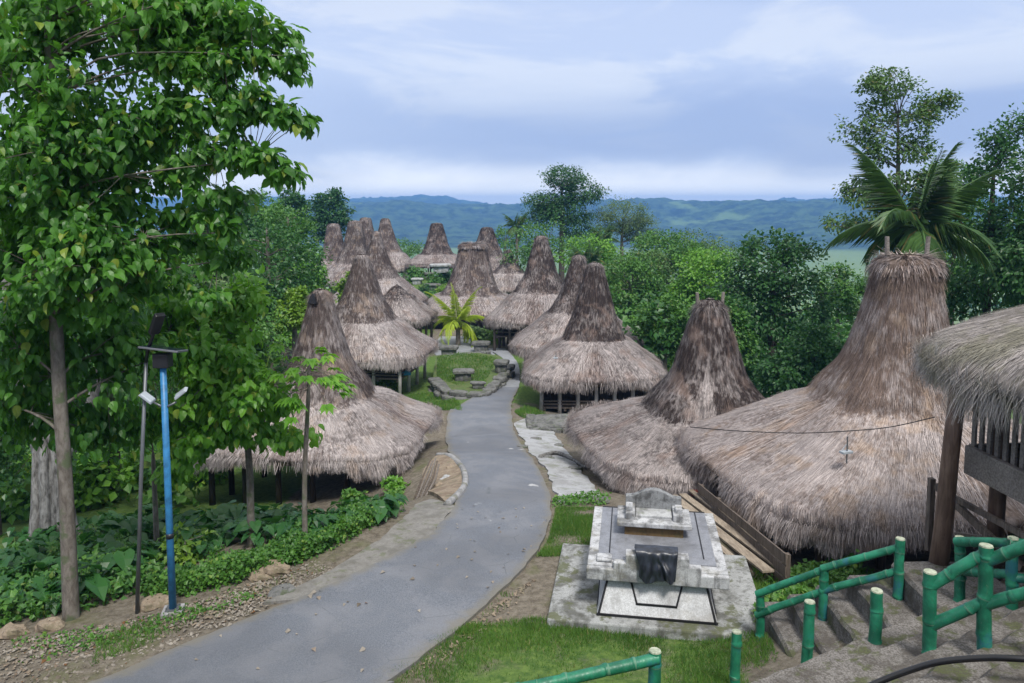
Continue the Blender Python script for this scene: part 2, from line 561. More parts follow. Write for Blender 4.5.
def asphaltmat():
    m, nt, out = newmat('asphalt')
    co = obco(nt)
    fine = noise(nt, co, 45.0, 4.0, 0.8)
    mid = noise(nt, co, 1.1, 6.0, 0.65, 0.4)
    lng = noise(nt, co, 0.25, 3.0)
    col = mixc(nt, sstep(nt, fine, 0.32, 0.7), (0.085, 0.094, 0.112), (0.19, 0.205, 0.235))
    col = mixc(nt, sstep(nt, mid, 0.42, 0.62, 0.0, 0.5), col, (0.21, 0.215, 0.235))
    col = mixc(nt, sstep(nt, lng, 0.42, 0.6, 0.0, 0.5), col, (0.10, 0.106, 0.12))
    patch = noise(nt, nd(nt, 'ShaderNodeVectorMath', {0: co, 1: (31.0, 7.0, 0.0)}, operation='ADD').outputs[0], 0.9, 5.0, 0.6)
    col = mixc(nt, sstep(nt, patch, 0.68, 0.73, 0.0, 0.7), col, (0.5, 0.5, 0.5))
    ed = nd(nt, 'ShaderNodeAttribute', attribute_name='edge').outputs['Fac']
    en = ma(nt, 'ADD', ed, ma(nt, 'MULTIPLY', ma(nt, 'SUBTRACT', noise(nt, co, 2.2, 5.0, 0.7), 0.5), 0.5))
    col = mixc(nt, sstep(nt, en, 0.8, 1.05, 0.0, 0.75), col, (0.17, 0.155, 0.12))
    # crazed cracks
    vo = nd(nt, 'ShaderNodeTexVoronoi', {'Vector': co, 'Scale': 0.75}, feature='DISTANCE_TO_EDGE')
    crk = sstep(nt, vo.outputs['Distance'], 0.0, 0.012, 1.0, 0.0)
    crk = ma(nt, 'MULTIPLY', crk, sstep(nt, mid, 0.5, 0.62))
    col = mixc(nt, ma(nt, 'MULTIPLY', crk, 0.4), col, (0.045, 0.06, 0.06))
    finish(nt, out, col, sstep(nt, mid, 0.3, 0.7, 0.62, 0.85), 0.35, fine, 0.5, 0.012)
    return m


M['asphalt'] = asphaltmat()


def terrainmat():
    m, nt, out = newmat('terrain')
    co = obco(nt)
    A = lambda n: nd(nt, 'ShaderNodeAttribute', attribute_name=n).outputs['Fac']
    g, far = A('grassy'), A('faraway')
    n1 = noise(nt, co, 0.9, 7.0, 0.65, 0.3)
    n2 = noise(nt, co, 7.0, 6.0, 0.7)
    n3 = noise(nt, co, 40.0, 4.0, 0.75)
    dirt = mixc(nt, sstep(nt, n2, 0.3, 0.7), (0.085, 0.070, 0.052), (0.20, 0.175, 0.14))
    dirt = mixc(nt, sstep(nt, n3, 0.45, 0.75, 0.0, 0.5), dirt, (0.27, 0.25, 0.22))
    dirt = mixc(nt, sstep(nt, n1, 0.5, 0.66, 0.0, 0.6), dirt, (0.10, 0.11, 0.045))
    grass = mixc(nt, sstep(nt, n2, 0.3, 0.7), (0.045, 0.095, 0.022), (0.12, 0.185, 0.045))
    gm = ma(nt, 'ADD', g, ma(nt, 'MULTIPLY', ma(nt, 'SUBTRACT', n1, 0.5), 0.9))
    near = mixc(nt, sstep(nt, gm, 0.4, 0.6), dirt, grass)
    # the far country: wooded hills with cleared fields, pale paddy on the plain
    fo = mixc(nt, sstep(nt, noise(nt, co, 0.022, 6.0, 0.8), 0.40, 0.60), (0.004, 0.018, 0.008), (0.055, 0.100, 0.034))
    cl = noise(nt, scaled(nt, co, (1.0, 0.55, 1.0)), 0.0028, 4.0, 0.6)
    fo = mixc(nt, sstep(nt, cl, 0.585, 0.635, 0.0, 0.85), fo, (0.12, 0.19, 0.055))
    fo = mixc(nt, A('paddy'), fo, mixc(nt, noise(nt, scaled(nt, co, (1, 0.4, 1)), 0.02, 3.0), (0.10, 0.17, 0.05), (0.20, 0.26, 0.09)))
    col = mixc(nt, far, near, fo)
    finish(nt, out, col, 0.9, 0.15, ma(nt, 'ADD', n2, ma(nt, 'MULTIPLY', n3, 0.5)), 0.7, 0.04)
    return m


M['terrain'] = terrainmat()
M['turf'] = stonemat('turf', (0.10, 0.145, 0.042), (0.05, 0.08, 0.025), (0.16, 0.14, 0.075), .6, .4, 1.2, .6)
M['shoulder'] = stonemat('shoulder_concrete', (0.25, 0.24, 0.225), (0.11, 0.105, 0.09), (0.10, 0.12, 0.05), 0.6, 0.6, 1.2, 0.8)
M['path_conc'] = stonemat('path_concrete', (0.42, 0.43, 0.45), (0.17, 0.165, 0.155), (0.13, 0.15, 0.07), 0.5, 0.45, 0.8, 0.6)
M['path_slab'] = stonemat('path_slabs', (0.30, 0.315, 0.345), (0.16, 0.165, 0.17), None, 0.45, 0.0, 1.6, 0.6)

# ------------------------------------------------------------------ terrain
# lane: picture x of left edge / right edge, and the level of the ground there
LANE_L = [(20, 700, .05), (95, 683, .05), (200, 640, 0), (300, 600, 0), (345, 580, 0), (388, 560, -.05), (418, 543, -.08), (440, 526, -.17), (455, 505, -.35),
          (462, 485, -.65), (458, 470, -1.0), (450, 456, -1.55), (446, 440, -2.2), (447, 420, -3.0), (455, 408, -3.4), (472, 398, -3.7),
          (490, 388, -3.95), (504, 377, -4.15), (506, 365, -4.3), (500, 357, -4.4), (486, 349, -4.5)]
LANE_R = [(360, 700, .05), (385, 683, .05), (446, 640, 0), (493, 600, 0), (512, 580, 0), (530, 560, -.05), (542, 543, -.08), (548, 526, -.17), (551, 505, -.35),
          (545, 485, -.65), (538, 470, -1.0), (529, 456, -1.55), (518, 440, -2.2), (512, 420, -3.0), (511, 408, -3.4), (514, 398, -3.7),
          (519, 388, -3.95), (520, 377, -4.15), (518, 365, -4.3), (513, 357, -4.4), (505, 349, -4.5)]
CP = [(0, 0, 5.3), (0, 2, 4.9), (0, 4, 3.8), (0, 6, 2.3), (0, 8, .95), (0, 10, .15), (1.2, 11.5, .02), (-4, 2, 3.0), (-8, 4, .6), (-8, 8, .12), (-14, 8, -.2),
      (2.2, 9, .75), (3, 10.8, .1), (2.5, 13, 0), (4.2, 13, -.02), (4, 8, 1.3), (6, 6, 2.9), (6.6, 9.6, 1.75), (8, 9, 2.0), (11, 6, 3.4), (12, 10, 2.2), (6.2, 11.6, 1.1),
      (5, 12.5, .15), (7.2, 13.2, .1), (11, 14, -.3), (5.6, 15.2, -.5), (9.4, 18.8, -.95), (4.4, 20, -.9), (2.6, 16.5, -.12), (1.6, 18.2, -.3), (14, 24, -2.2),
      (5.9, 23, -1.4), (3.4, 27, -2.2), (4.3, 41, -4.3), (2, 36, -3.4), (8, 34, -4.0), (4.3, 48, -4.6), (2.5, 64, -4.9), (8, 62, -5.8),
      (-7.7, 13.2, -.18), (-5, 14.5, -.12), (-4.2, 17, -.3), (-8, 18, -1.1), (-12, 14, -.9), (-14, 20, -2.2), (-6.8, 26.8, -2.9), (-3.6, 22.5, -1.9), (-9, 22.5, -2.6),
      (-2.9, 23.5, -1.3), (-12, 28, -3.6), (-3.1, 33, -3.2), (-9, 46, -4.3), (-4.5, 40, -3.9), (-3.5, 50, -4.15), (-3.5, 64, -4.6), (-3.5, 75, -5.0), (-12, 70, -5.0),
      (-21, 105, -4.8), (-26, 112, -5), (-11, 115, -3.8), (-11, 90, -5.0), (-3.8, 110, -4), (0, 95, -6), (5, 80, -6), (-18, 115, -4.5),
      (20, 30, -5), (17, 45, -7), (17, 62, -8), (30, 20, -3.5), (40, 40, -11), (16, 90, -9), (20, 120, -13), (35, 80, -14), (-28, 30, -7), (-22, 48, -8), (-30, 70, -11),
      (-42, 50, -13), (-42, 110, -12), (-12, 150, -12), (10, 150, -14), (45, 130, -18), (-45, 160, -18), (30, 2, 2.5), (-30, 8, -1.5), (-30, -20, 2), (30, -20, 5.5), (0, -20, 7)]
for lst in (LANE_L, LANE_R):
    for x_, y_, z_ in lst:
        p_ = atz(x_, y_, z_)
        CP.append((p_.x, p_.y, z_))
CPA = np.array(CP, float)
_c = 3.0


def _phi(d2):
    return np.sqrt(d2 + _c * _c)


_D = ((CPA[:, None, :2] - CPA[None, :, :2]) ** 2).sum(-1)
_W = np.linalg.solve(_phi(_D) + np.eye(len(CPA)) * -0.015, CPA[:, 2] - CPA[:, 2].mean())


def near_h(x, y):
    r = np.full(x.shape, CPA[:, 2].mean())
    for (a, b, _), wk in zip(CPA, _W):
        r = r + wk * _phi((x - a) ** 2 + (y - b) ** 2)
    return r


def far_h(x, y):
    P = np.stack([x * .001, y * .001, np.zeros_like(x)], -1)
    d = np.hypot(x, y)
    a = x / np.maximum(y, 1.0)                    # bearing, negative to the left
    base = -74 + 3 * vn(P * 6)
    ridge1 = 76 + 20 * fbm(P * 2.1 + 5.1, 4) + 12 * ss(a, .05, .3)
    h = base + ridge1 * ss(d + 220 * vn(P * 2.4 + 3), 1500, 2450)
    h = h - 28 * ss(d, 2500, 2900)
    h = h + (34 + 28 * ss(-a, -.25, .2) + 20 * fbm(P * 1.6 + 9.7, 5)) * ss(d, 2900, 3700)
    h = h - 60 * ss(d, 4000, 4700)
    rough = ss(d, 1600, 1900)
    h = h + rough * (6.0 * fbm(P * 12, 4) + 5.0 * vn(P * 60) + 3.0 * vn(P * 130))
    return h


def terr(x, y):
    x = np.asarray(x, float)
    y = np.asarray(y, float)
    d = np.hypot(x * 1.15, y - 55)
    wgt = ss(d, 95, 330)
    xn, yn = np.clip(x, -70, 70), np.clip(y, -30, 190)
    h = near_h(xn, yn) * (1 - wgt) + far_h(x, y) * wgt
    return h


def hz(x, y):
    return float(terr(np.array([float(x)]), np.array([float(y)]))[0])


def onG(px, py, lift=0.0, y0=3.0, y1=140.0):
    """where the view ray through a picture position meets the ground"""
    Y = np.geomspace(y0, y1, 900)
    a, b = (px - CX) / FPX, (CY - py) / FPX
    dy = math.cos(PITCH) + math.sin(PITCH) * b
    dz = -math.sin(PITCH) + math.cos(PITCH) * b
    X, Z = a / dy * Y, EYE + dz / dy * Y
    T = terr(X, Y)
    i = int(np.argmax(Z <= T)) if np.any(Z <= T) else len(Y) - 1
    if i > 0:
        e0, e1 = Z[i - 1] - T[i - 1], Z[i] - T[i]
        t = e0 / (e0 - e1) if e0 != e1 else 0
        return Vector((X[i - 1] + (X[i] - X[i - 1]) * t, Y[i - 1] + (Y[i] - Y[i - 1]) * t, Z[i - 1] + (Z[i] - Z[i - 1]) * t + lift))
    return Vector((X[i], Y[i], T[i] + lift))


def build_terrain():
    rows, cols = 560, 520
    s = np.geomspace(6.0, 4760.0, rows)
    y = s - 32.0
    u = np.linspace(-1.15, 1.15, cols)
    X = u[None, :] * (s[:, None])
    Y = np.repeat(y[:, None], cols, 1)
    Z = terr(X, Y)
    P = np.stack([X, Y, np.zeros_like(X)], -1)
    Z = Z + 0.03 * fbm(P * .8, 3) * (1 - ss(Y, 60, 200))
    d = np.hypot(X, Y)
    i = np.arange(rows * cols).reshape(rows, cols)
    F = np.stack([i[:-1, :-1], i[:-1, 1:], i[1:, 1:], i[1:, :-1]], -1).reshape(-1, 4)
    g = np.full(X.shape, 0.12)
    g = np.maximum(g, 0.75 * ss(Y, 30, 45))                             # village green
    g = g - .45 * ss(Y, 56, 60) * (1 - ss(Y, 82, 90)) * (1 - ss(np.abs(X + 3), 5, 8))
    g = np.maximum(g, 1.0 * ss(-X, 6.5, 8.5) * ss(Y, 14.2, 16))          # left slope under the plants
    g = np.maximum(g, 0.60 * ss(X, -1.8, -.6) * (1 - ss(X, 3.0, 4.2)) * (1 - ss(Y, 12.1, 12.5)))
    g = np.maximum(g, 0.8 * ss(X, 9, 14))
    far = ss(np.hypot(X * 1.1, Y - 55), 110, 200)
    paddy = (1 - ss(d + 120 * vn(P * .004), 1480, 1600)) * ss(d, 350, 600)
    o = fastmesh('ground', np.stack([X, Y, Z], -1).reshape(-1, 3), F, M['terrain'], None, True,
                 attrs={'grassy': g.ravel(), 'faraway': far.ravel(), 'paddy': paddy.ravel()})
    tag(o, 'earth of the village ridge falling to the valley and far hills', 'ground', kind='structure')


build_terrain()


def resample(pts, n):
    pts = np.array([tuple(p) for p in pts], float)
    d = np.r_[0, np.cumsum(np.linalg.norm(np.diff(pts, axis=0), axis=1))]
    t = np.linspace(0, d[-1], n)
    sm = catmull(pts, 400)
    d = np.r_[0, np.cumsum(np.linalg.norm(np.diff(sm, axis=0), axis=1))]
    t = np.linspace(0, d[-1], n)
    return np.stack([np.interp(t, d, sm[:, k]) for k in range(3)], -1)


def ridx(pts, n):
    return catmull([tuple(p) for p in pts], n)


def strip(name, Lp, Rp, n, k, lift, mat, kind=True, wob=0.0, skirt=0.25, label=None, cat=None, follow=True, param=False):
    """a sheet between two ground lines; its rim turns down so that it has thickness"""
    f = ridx if param else resample
    L, Rr = f(Lp, n), f(Rp, n)
    t = np.linspace(0, 1, k)
    V = L[:, None, :] * (1 - t)[None, :, None] + Rr[:, None, :] * t[None, :, None]
    if wob:
        for c, sg in ((0, -1), (1, 0)):
            pass
        e = nrm(Rr - L)
        wl = wob * fbm(np.stack([L[:, 0] * 1.7, L[:, 1] * 1.7, L[:, 0] * 0 + 1.5], -1), 4)
        wr = wob * fbm(np.stack([Rr[:, 0] * 1.7, Rr[:, 1] * 1.7, L[:, 0] * 0 + 7.5], -1), 4)
        V[:, 0] += e * wl[:, None]
        V[:, -1] += e * wr[:, None]
    if follow:
        V[..., 2] = terr(V[..., 0], V[..., 1]) + lift
    edge = np.abs(t * 2 - 1)[None, :] * np.ones((n, 1))
    # rim
    full = np.zeros((n + 2, k + 2, 3))
    full[1:-1, 1:-1] = V
    full[0, 1:-1], full[-1, 1:-1] = V[0], V[-1]
    full[:, 0], full[:, -1] = full[:, 1], full[:, -2]
    full[0, :, 2] -= skirt
    full[-1, :, 2] -= skirt
    full[1:-1, 0, 2] -= skirt
    full[1:-1, -1, 2] -= skirt
    ed = np.ones((n + 2, k + 2))
    ed[1:-1, 1:-1] = edge
    i = np.arange((n + 2) * (k + 2)).reshape(n + 2, k + 2)
    F = np.stack([i[:-1, :-1], i[:-1, 1:], i[1:, 1:], i[1:, :-1]], -1).reshape(-1, 4)
    o = fastmesh(name, full.reshape(-1, 3), F, mat, None, False, attrs={'edge': ed.ravel()})
    tag(o, label, cat, kind='structure' if kind else None)
    return o, V


GP = lambda lst, **k: [onG(*p[:2], **k) for p in lst]
LaneL = [atz(*p) for p in LANE_L]
LaneR = [atz(*p) for p in LANE_R]
# extend the near end past the frame
LaneL.insert(0, Vector((-12.5, 8.5, hz(-12.5, 8.5))))
LaneR.insert(0, Vector((-6.5, 6.2, hz(-6.5, 6.2))))
road, RV = strip('road', LaneL[:18], LaneR[:18], 150, 12, 0.055, M['asphalt'], wob=0.07, param=True, label='grey asphalt lane curving down into the village', cat='road')
strip('path', LaneL[17:], LaneR[17:], 30, 8, 0.065, M['path_slab'], wob=0.06, param=True, label='pale stone-paved path at the foot of the lane', cat='path')

# concrete shoulder on the left of the lane, sloping apron on the right, plaza beyond the palm
strip('shoulder', GP([(266, 604), (330, 572), (372, 547), (400, 524), (418, 505), (428, 500)]), GP([(300, 601), (348, 580), (390, 560), (420, 543), (440, 527), (455, 507)]), 40, 5, 0.04, M['shoulder'], wob=0.14,
      label='worn concrete shoulder along the left edge of the lane', cat='shoulder')
strip('apron', GP([(514, 424), (523, 440), (534, 457), (545, 470), (552, 488), (556, 504)]), GP([(530, 418), (552, 432), (566, 452), (580, 470), (594, 488), (604, 502)]), 40, 8, 0.05, M['path_conc'], wob=0.15,
      label='pale concrete apron between lane and huts', cat='apron')
strip('path', GP([(436, 356), (434, 350), (436, 343), (440, 337)]), GP([(496, 357), (490, 350), (480, 343), (470, 337)]), 20, 10, 0.05, M['path_slab'], wob=0.1,
      label='pale paved yard behind the young palm', cat='yard')
strip('ground', GP([(418, 492), (424, 474), (432, 462), (438, 458)]), GP([(446, 506), (464, 486), (462, 470), (450, 457)]), 24, 8, 0.10, M['rock'], wob=0.1, skirt=0.4,
      label='rubble bank at the bend of the lane', cat='bank')


# ------------------------------------------------------------------ haze
def build_haze():
    m, nt, out = newmat('haze')
    pv = nd(nt, 'ShaderNodeVolumePrincipled', {'Color': (0.21, 0.48, 1.0, 1), 'Density': HAZE, 'Anisotropy': 0.0})
    nt.links.new(pv.outputs[0], out.inputs['Volume'])
    mb = MB()
    z0, z1 = -180.0, 62.0
    mb.box((0, 2320, (z0 + z1) / 2), (11200, 4860, z1 - z0))
    o = mb.build('haze', m)
    tag(o, 'thin bluish air over valley and hills', 'haze', kind='stuff')


HAZE = 3.0e-4

# ------------------------------------------------------------------ thatched houses
def blades(P, D, N, L, W0, W1=0.3, mid=None):
    """thin straw: root P, direction D, facing N, length L, width W0 -> quads"""
    S = nrm(np.cross(D, N)) * (W0[:, None] / 2)
    T = P + D * L[:, None]
    V = np.stack([P - S, P + S, T + S * W1, T - S * W1], 1).reshape(-1, 3)
    F = np.arange(len(P) * 4).reshape(-1, 4)
    return V, F


class Roof:
    def __init__(s, prof, seed, lump=1.0, lean=(0, 0), ripple=0.0):
        s.C = catmull(prof, 90)
        d = np.r_[0, np.cumsum(np.linalg.norm(np.diff(s.C[:, :3], axis=0), axis=1))]
        s.t = d / d[-1]
        s.len = d[-1]
        s.seed = seed
        s.lump = lump
        s.lean = lean
        s.ripple = ripple
        s.tw = None
        s.lip = .05
        s.z0, s.z1 = prof[0][2], prof[-1][2]

    def pos(s, th, t):
        rx, ry, z, n = [np.interp(t, s.t, s.C[:, k]) for k in range(4)]
        c, q = np.cos(th), np.sin(th)
        x = np.sign(c) * np.abs(c) ** (2 / n) * rx
        y = np.sign(q) * np.abs(q) ** (2 / n) * ry
        nz = np.stack([c * 1.5 + s.seed, q * 1.5, t * 3.2], -1)
        k = 1 + s.lump * (0.035 * fbm(nz, 3) + 0.012 * vn(nz * 6) + .007 * vn(np.stack([c * 24, q * 24, t * 5], -1)))
        zz = z + s.lump * 0.07 * fbm(nz + 9.1, 3) * (1 - t)
        hh = ss(z, s.z0, s.z1)
        if s.tw:
            k = k + s.lip / np.maximum((rx + ry) / 2, .5) * ss(t, s.tw - .006, s.tw + .004) * ss(1 - t, 0, .3)
        if s.ripple:
            # courses of thatch laid one over the other on the tower
            st = (t * s.len / 0.42 + 0.15 * vn(nz * 2.0)) % 1.0
            k = k + s.ripple * (1 - st) / np.maximum(rx, .6)
        return np.stack([x * k + s.lean[0] * hh, y * k + s.lean[1] * hh, zz], -1)


def make_roof(parent, prof, seed, tower_t, nb, mats, blade_len=0.5, blade_w=0.022, lump=1.0, lean=(0, 0), ripple=0.0, nu=112, nv=56, fringe=None, lift=0.05, jag=0.16, patch=None, lip=.05):
    rf = Roof(prof, seed, lump, lean, ripple)
    tower_t = float(rf.t[int(round(tower_t * 89))])
    rf.tw = tower_t
    rf.lip = lip
    rng = np.random.default_rng(seed)
    th = np.linspace(0, 2 * np.pi, nu, endpoint=False)
    tt = np.linspace(0, 1, nv)
    TH, TT = np.meshgrid(th, tt)
    V = rf.pos(TH.ravel(), TT.ravel()).reshape(nv, nu, 3)
    # tidy underside so that the eaves have thickness
    lipv = V[0].copy()
    ctr = np.array((0, 0, 0.0))
    lip = lipv * np.array((.965, .965, 1)) + np.array((0, 0, -.16))
    inn = lipv * np.array((.55, .55, 1)) + np.array((0, 0, 0.22))
    rows = np.concatenate([inn[None], lip[None], V], 0)
    nr = nv + 2
    top = np.array([[*(V[-1].mean(0))]])
    allv = np.concatenate([rows.reshape(-1, 3), top])
    i = np.arange(nr * nu).reshape(nr, nu)
    F = np.stack([i[:-1], np.roll(i[:-1], -1, 1), np.roll(i[1:], -1, 1), i[1:]], -1).reshape(-1, 4)
    capF = np.stack([i[-1], np.roll(i[-1], -1), np.full(nu, nr * nu), np.full(nu, nr * nu)], -1)
    capF = np.stack([i[-1], np.roll(i[-1], -1), np.full(nu, nr * nu)], -1)
    tow = np.concatenate([np.zeros(2 * nu), ss(TT, tower_t - .05, tower_t + .03).ravel(), [1.0]])
    aro = np.concatenate([np.tile(th, nr) * 3.0, [0]])
    dwn = np.concatenate([np.zeros(2 * nu), TT.ravel() * rf.len, [rf.len]])
    Fq = [tuple(f) for f in F.tolist()] + [tuple(f) for f in capF.tolist()]

    # straw
    nb = int(nb * 2.1)
    blade_w = blade_w * .58
    blade_len = blade_len * .78
    n = nb * 2
    a, t = rng.random(n) * 2 * np.pi, rng.random(n)
    rr = np.interp(t, rf.t, (rf.C[:, 0] + rf.C[:, 1]) / 2)
    keep = rng.random(n) < (rr / rr.max()) * .9 + .1
    # equalise along the straight sides, where the corner exponent bunches the angle
    a, t = a[keep], t[keep]
    p = rf.pos(a, t)
    e = 0.012
    up = rf.pos(a, np.minimum(t + e, 1))
    dn = rf.pos(a, np.maximum(t - e, 0))
    down = nrm(dn - up)
    tan = nrm(rf.pos(a + .01, t) - rf.pos(a - .01, t))
    nor = nrm(np.cross(tan, -down))
    m = len(a)
    L = blade_len * (0.5 + rng.random(m))
    low = t < 0.10
    D = down + tan * rng.normal(0, .12, m)[:, None] + nor * (rng.random(m) * lift * 2)[:, None]
    D[low] += np.array((0, 0, -.35)) * rng.random((low.sum(), 1))
    D = nrm(D)
    p = p + nor * .012 - down * (L * .4)[:, None]
    bv, bf = blades(p, D, nor, L, blade_w * (0.6 + .9 * rng.random(m)))
    bt = np.repeat(ss(t, tower_t - .05, tower_t + .03), 4)
    if patch:
        da = np.abs((a - R(patch[0]) + np.pi) % (2 * np.pi) - np.pi)
        hgt = (t - patch[2]) / (patch[3] - patch[2])
        mk = (hgt > 0) & (hgt < 1) & (da < R(patch[1]) * (1 - np.clip(hgt, 0, 1)) * (.8 + .4 * rng.random(m)))
        bt = bt * (1 - .95 * np.repeat(mk, 4))
    # hanging fringe
    nf = fringe if fringe is not None else int(nb * .28)
    a2 = rng.random(nf) * 2 * np.pi
    t2 = rng.random(nf) ** 2 * .035
    p2 = rf.pos(a2, t2)
    dn2 = nrm(rf.pos(a2, t2) - rf.pos(a2, t2 + .02))
    tan2 = nrm(rf.pos(a2 + .01, t2) - rf.pos(a2 - .01, t2))
    nor2 = nrm(np.cross(tan2, -dn2))
    p2 = p2 - nor2 * (rng.random(nf) * .16)[:, None] - np.array((0, 0, 1.0)) * (rng.random(nf) * .10)[:, None]
    D2 = nrm(dn2 * (.25 + .8 * rng.random(nf))[:, None] + np.array((0, 0, -1.0)) * (.5 + .6 * rng.random(nf))[:, None] + tan2 * rng.normal(0, .22, nf)[:, None])
    clump = 1 + jag * 2.2 * fbm(np.stack([np.cos(a2) * 7 + seed, np.sin(a2) * 7, t2 * 0], -1), 3)
    L2 = blade_len * (.45 + .55 * rng.random(nf)) * np.clip(clump, .4, 1.9)
    fv, ff = blades(p2, D2, nor2, L2, blade_w * (.7 + .9 * rng.random(nf)))
    # ragged lower edge of the tower thatch
    ng = int(nb * .07)
    a3 = rng.random(ng) * 2 * np.pi
    t3 = tower_t + rng.random(ng) * .02
    p3 = rf.pos(a3, t3)
    dn3 = nrm(rf.pos(a3, t3 - .02) - rf.pos(a3, t3 + .03))
    tan3 = nrm(rf.pos(a3 + .01, t3) - rf.pos(a3 - .01, t3))
    nor3 = nrm(np.cross(tan3, -dn3))
    D3 = nrm(dn3 + tan3 * rng.normal(0, .16, ng)[:, None] + np.array((0, 0, -.4)))
    bv3, bf3 = blades(p3 + nor3 * .03, D3, nor3, blade_len * (.3 + .7 * rng.random(ng)), blade_w * (.7 + .8 * rng.random(ng)))
    bf = np.concatenate([bf, bf3 + len(bv)])
    bv = np.concatenate([bv, bv3])
    bt = np.concatenate([bt, np.ones(len(bv3))])
    nbv = len(allv)
    Vall = np.concatenate([allv, bv, fv])
    me = bpy.data.meshes.new('roof')
    faces = Fq + (bf + nbv).tolist() + (ff + nbv + len(bv)).tolist()
    me.from_pydata(Vall.tolist(), [], faces)
    me.materials.append(mats[1])
    me.materials.append(mats[0])
    mi = np.zeros(len(faces), np.int32)
    mi[len(Fq):] = 1
    me.polygons.foreach_set('material_index', mi)
    sm = np.zeros(len(faces), bool)
    sm[:len(Fq)] = True
    me.polygons.foreach_set('use_smooth', sm)
    for nm, av in (('tower', np.concatenate([tow, bt, np.full(len(fv), .3)])), ('around', np.concatenate([aro, np.zeros(len(bv) + len(fv))])), ('down', np.concatenate([dwn, np.zeros(len(bv) + len(fv))]))):
        at_ = me.attributes.new(nm, 'FLOAT', 'POINT')
        at_.data.foreach_set('value', av.astype(np.float32))
    me.update()
    o = bpy.data.objects.new('roof', me)
    COL.objects.link(o)
    o.parent = parent
    return o, rf


def make_cap(parent, rx, ry, z, lean, seed, mats, n=900, L=0.35, wd=0.03, droop=1.0, h=0.16):
    """shaggy thatch cap laid over the ridge"""
    rng = np.random.default_rng(seed)
    nu, nv = 28, 7
    th = np.linspace(0, 2 * np.pi, nu, endpoint=False)
    rows = []
    for k in range(nv):
        f = k / (nv - 1)
        r = (1 - f ** 2.2) if k < nv - 1 else 0.05
        zz = z + h * (1 - (1 - f) ** 2)
        wv = 1 + .07 * fbm(np.stack([np.cos(th) * 2 + seed, np.sin(th) * 2, th * 0 + f], -1), 3)
        c, q = np.cos(th), np.sin(th)
        rows.append(np.stack([np.sign(c) * np.abs(c) ** .7 * rx * r * wv + lean[0], np.sign(q) * np.abs(q) ** .7 * ry * r * wv + lean[1], zz + .05 * wv], -1))
    low = rows[0] * np.array((1, 1, 1.0)) + np.array((0, 0, -h * .9))
    V = np.concatenate([low[None]] + [r[None] for r in rows], 0)
    i = np.arange((nv + 1) * nu).reshape(nv + 1, nu)
    F = np.stack([i[:-1], np.roll(i[:-1], -1, 1), np.roll(i[1:], -1, 1), i[1:]], -1).reshape(-1, 4)
    a = rng.random(n) * 2 * np.pi
    k = rng.random(n)
    c, q = np.cos(a), np.sin(a)
    out = np.stack([c, q, c * 0], -1)
    rr = .45 + .55 * k
    p = np.stack([np.sign(c) * np.abs(c) ** .7 * rx * rr + lean[0], np.sign(q) * np.abs(q) ** .7 * ry * rr + lean[1], z + h * (1 - k ** 2) + .06], -1)
    D = nrm(out * 1.0 + np.array((0, 0, -1.0)) * (droop * (k ** 2) * (0.5 + rng.random(n)))[:, None] + rng.normal(0, .22, (n, 3)))
    Nn = nrm(out * .5 + np.array((0, 0, 1.0)))
    bv, bf = blades(p, D, Nn, L * (.5 + rng.random(n)), wd * (.6 + .8 * rng.random(n)))
    Va = np.concatenate([V.reshape(-1, 3), bv])
    Fa = np.concatenate([F, bf + (nv + 1) * nu])
    mi = np.r_[np.zeros(len(F), int), np.ones(len(bf), int)]
    return fastmesh('ridge_cap', Va, Fa, [mats[1], mats[0]], parent, False, mi, attrs={'tower': np.full(len(Va), .55), 'around': np.tile(th, 1).repeat(1)[np.arange(len(Va)) % nu], 'down': Va[:, 2]})


TH = {'n': (M['thatch'], M['thatch_b']), 'd': (M['thatch_d'], M['thatch_db']), 'w': (M['thatch_w'], M['thatch_wb']), 'm': (M['thatch_m'], M['thatch_mb'])}


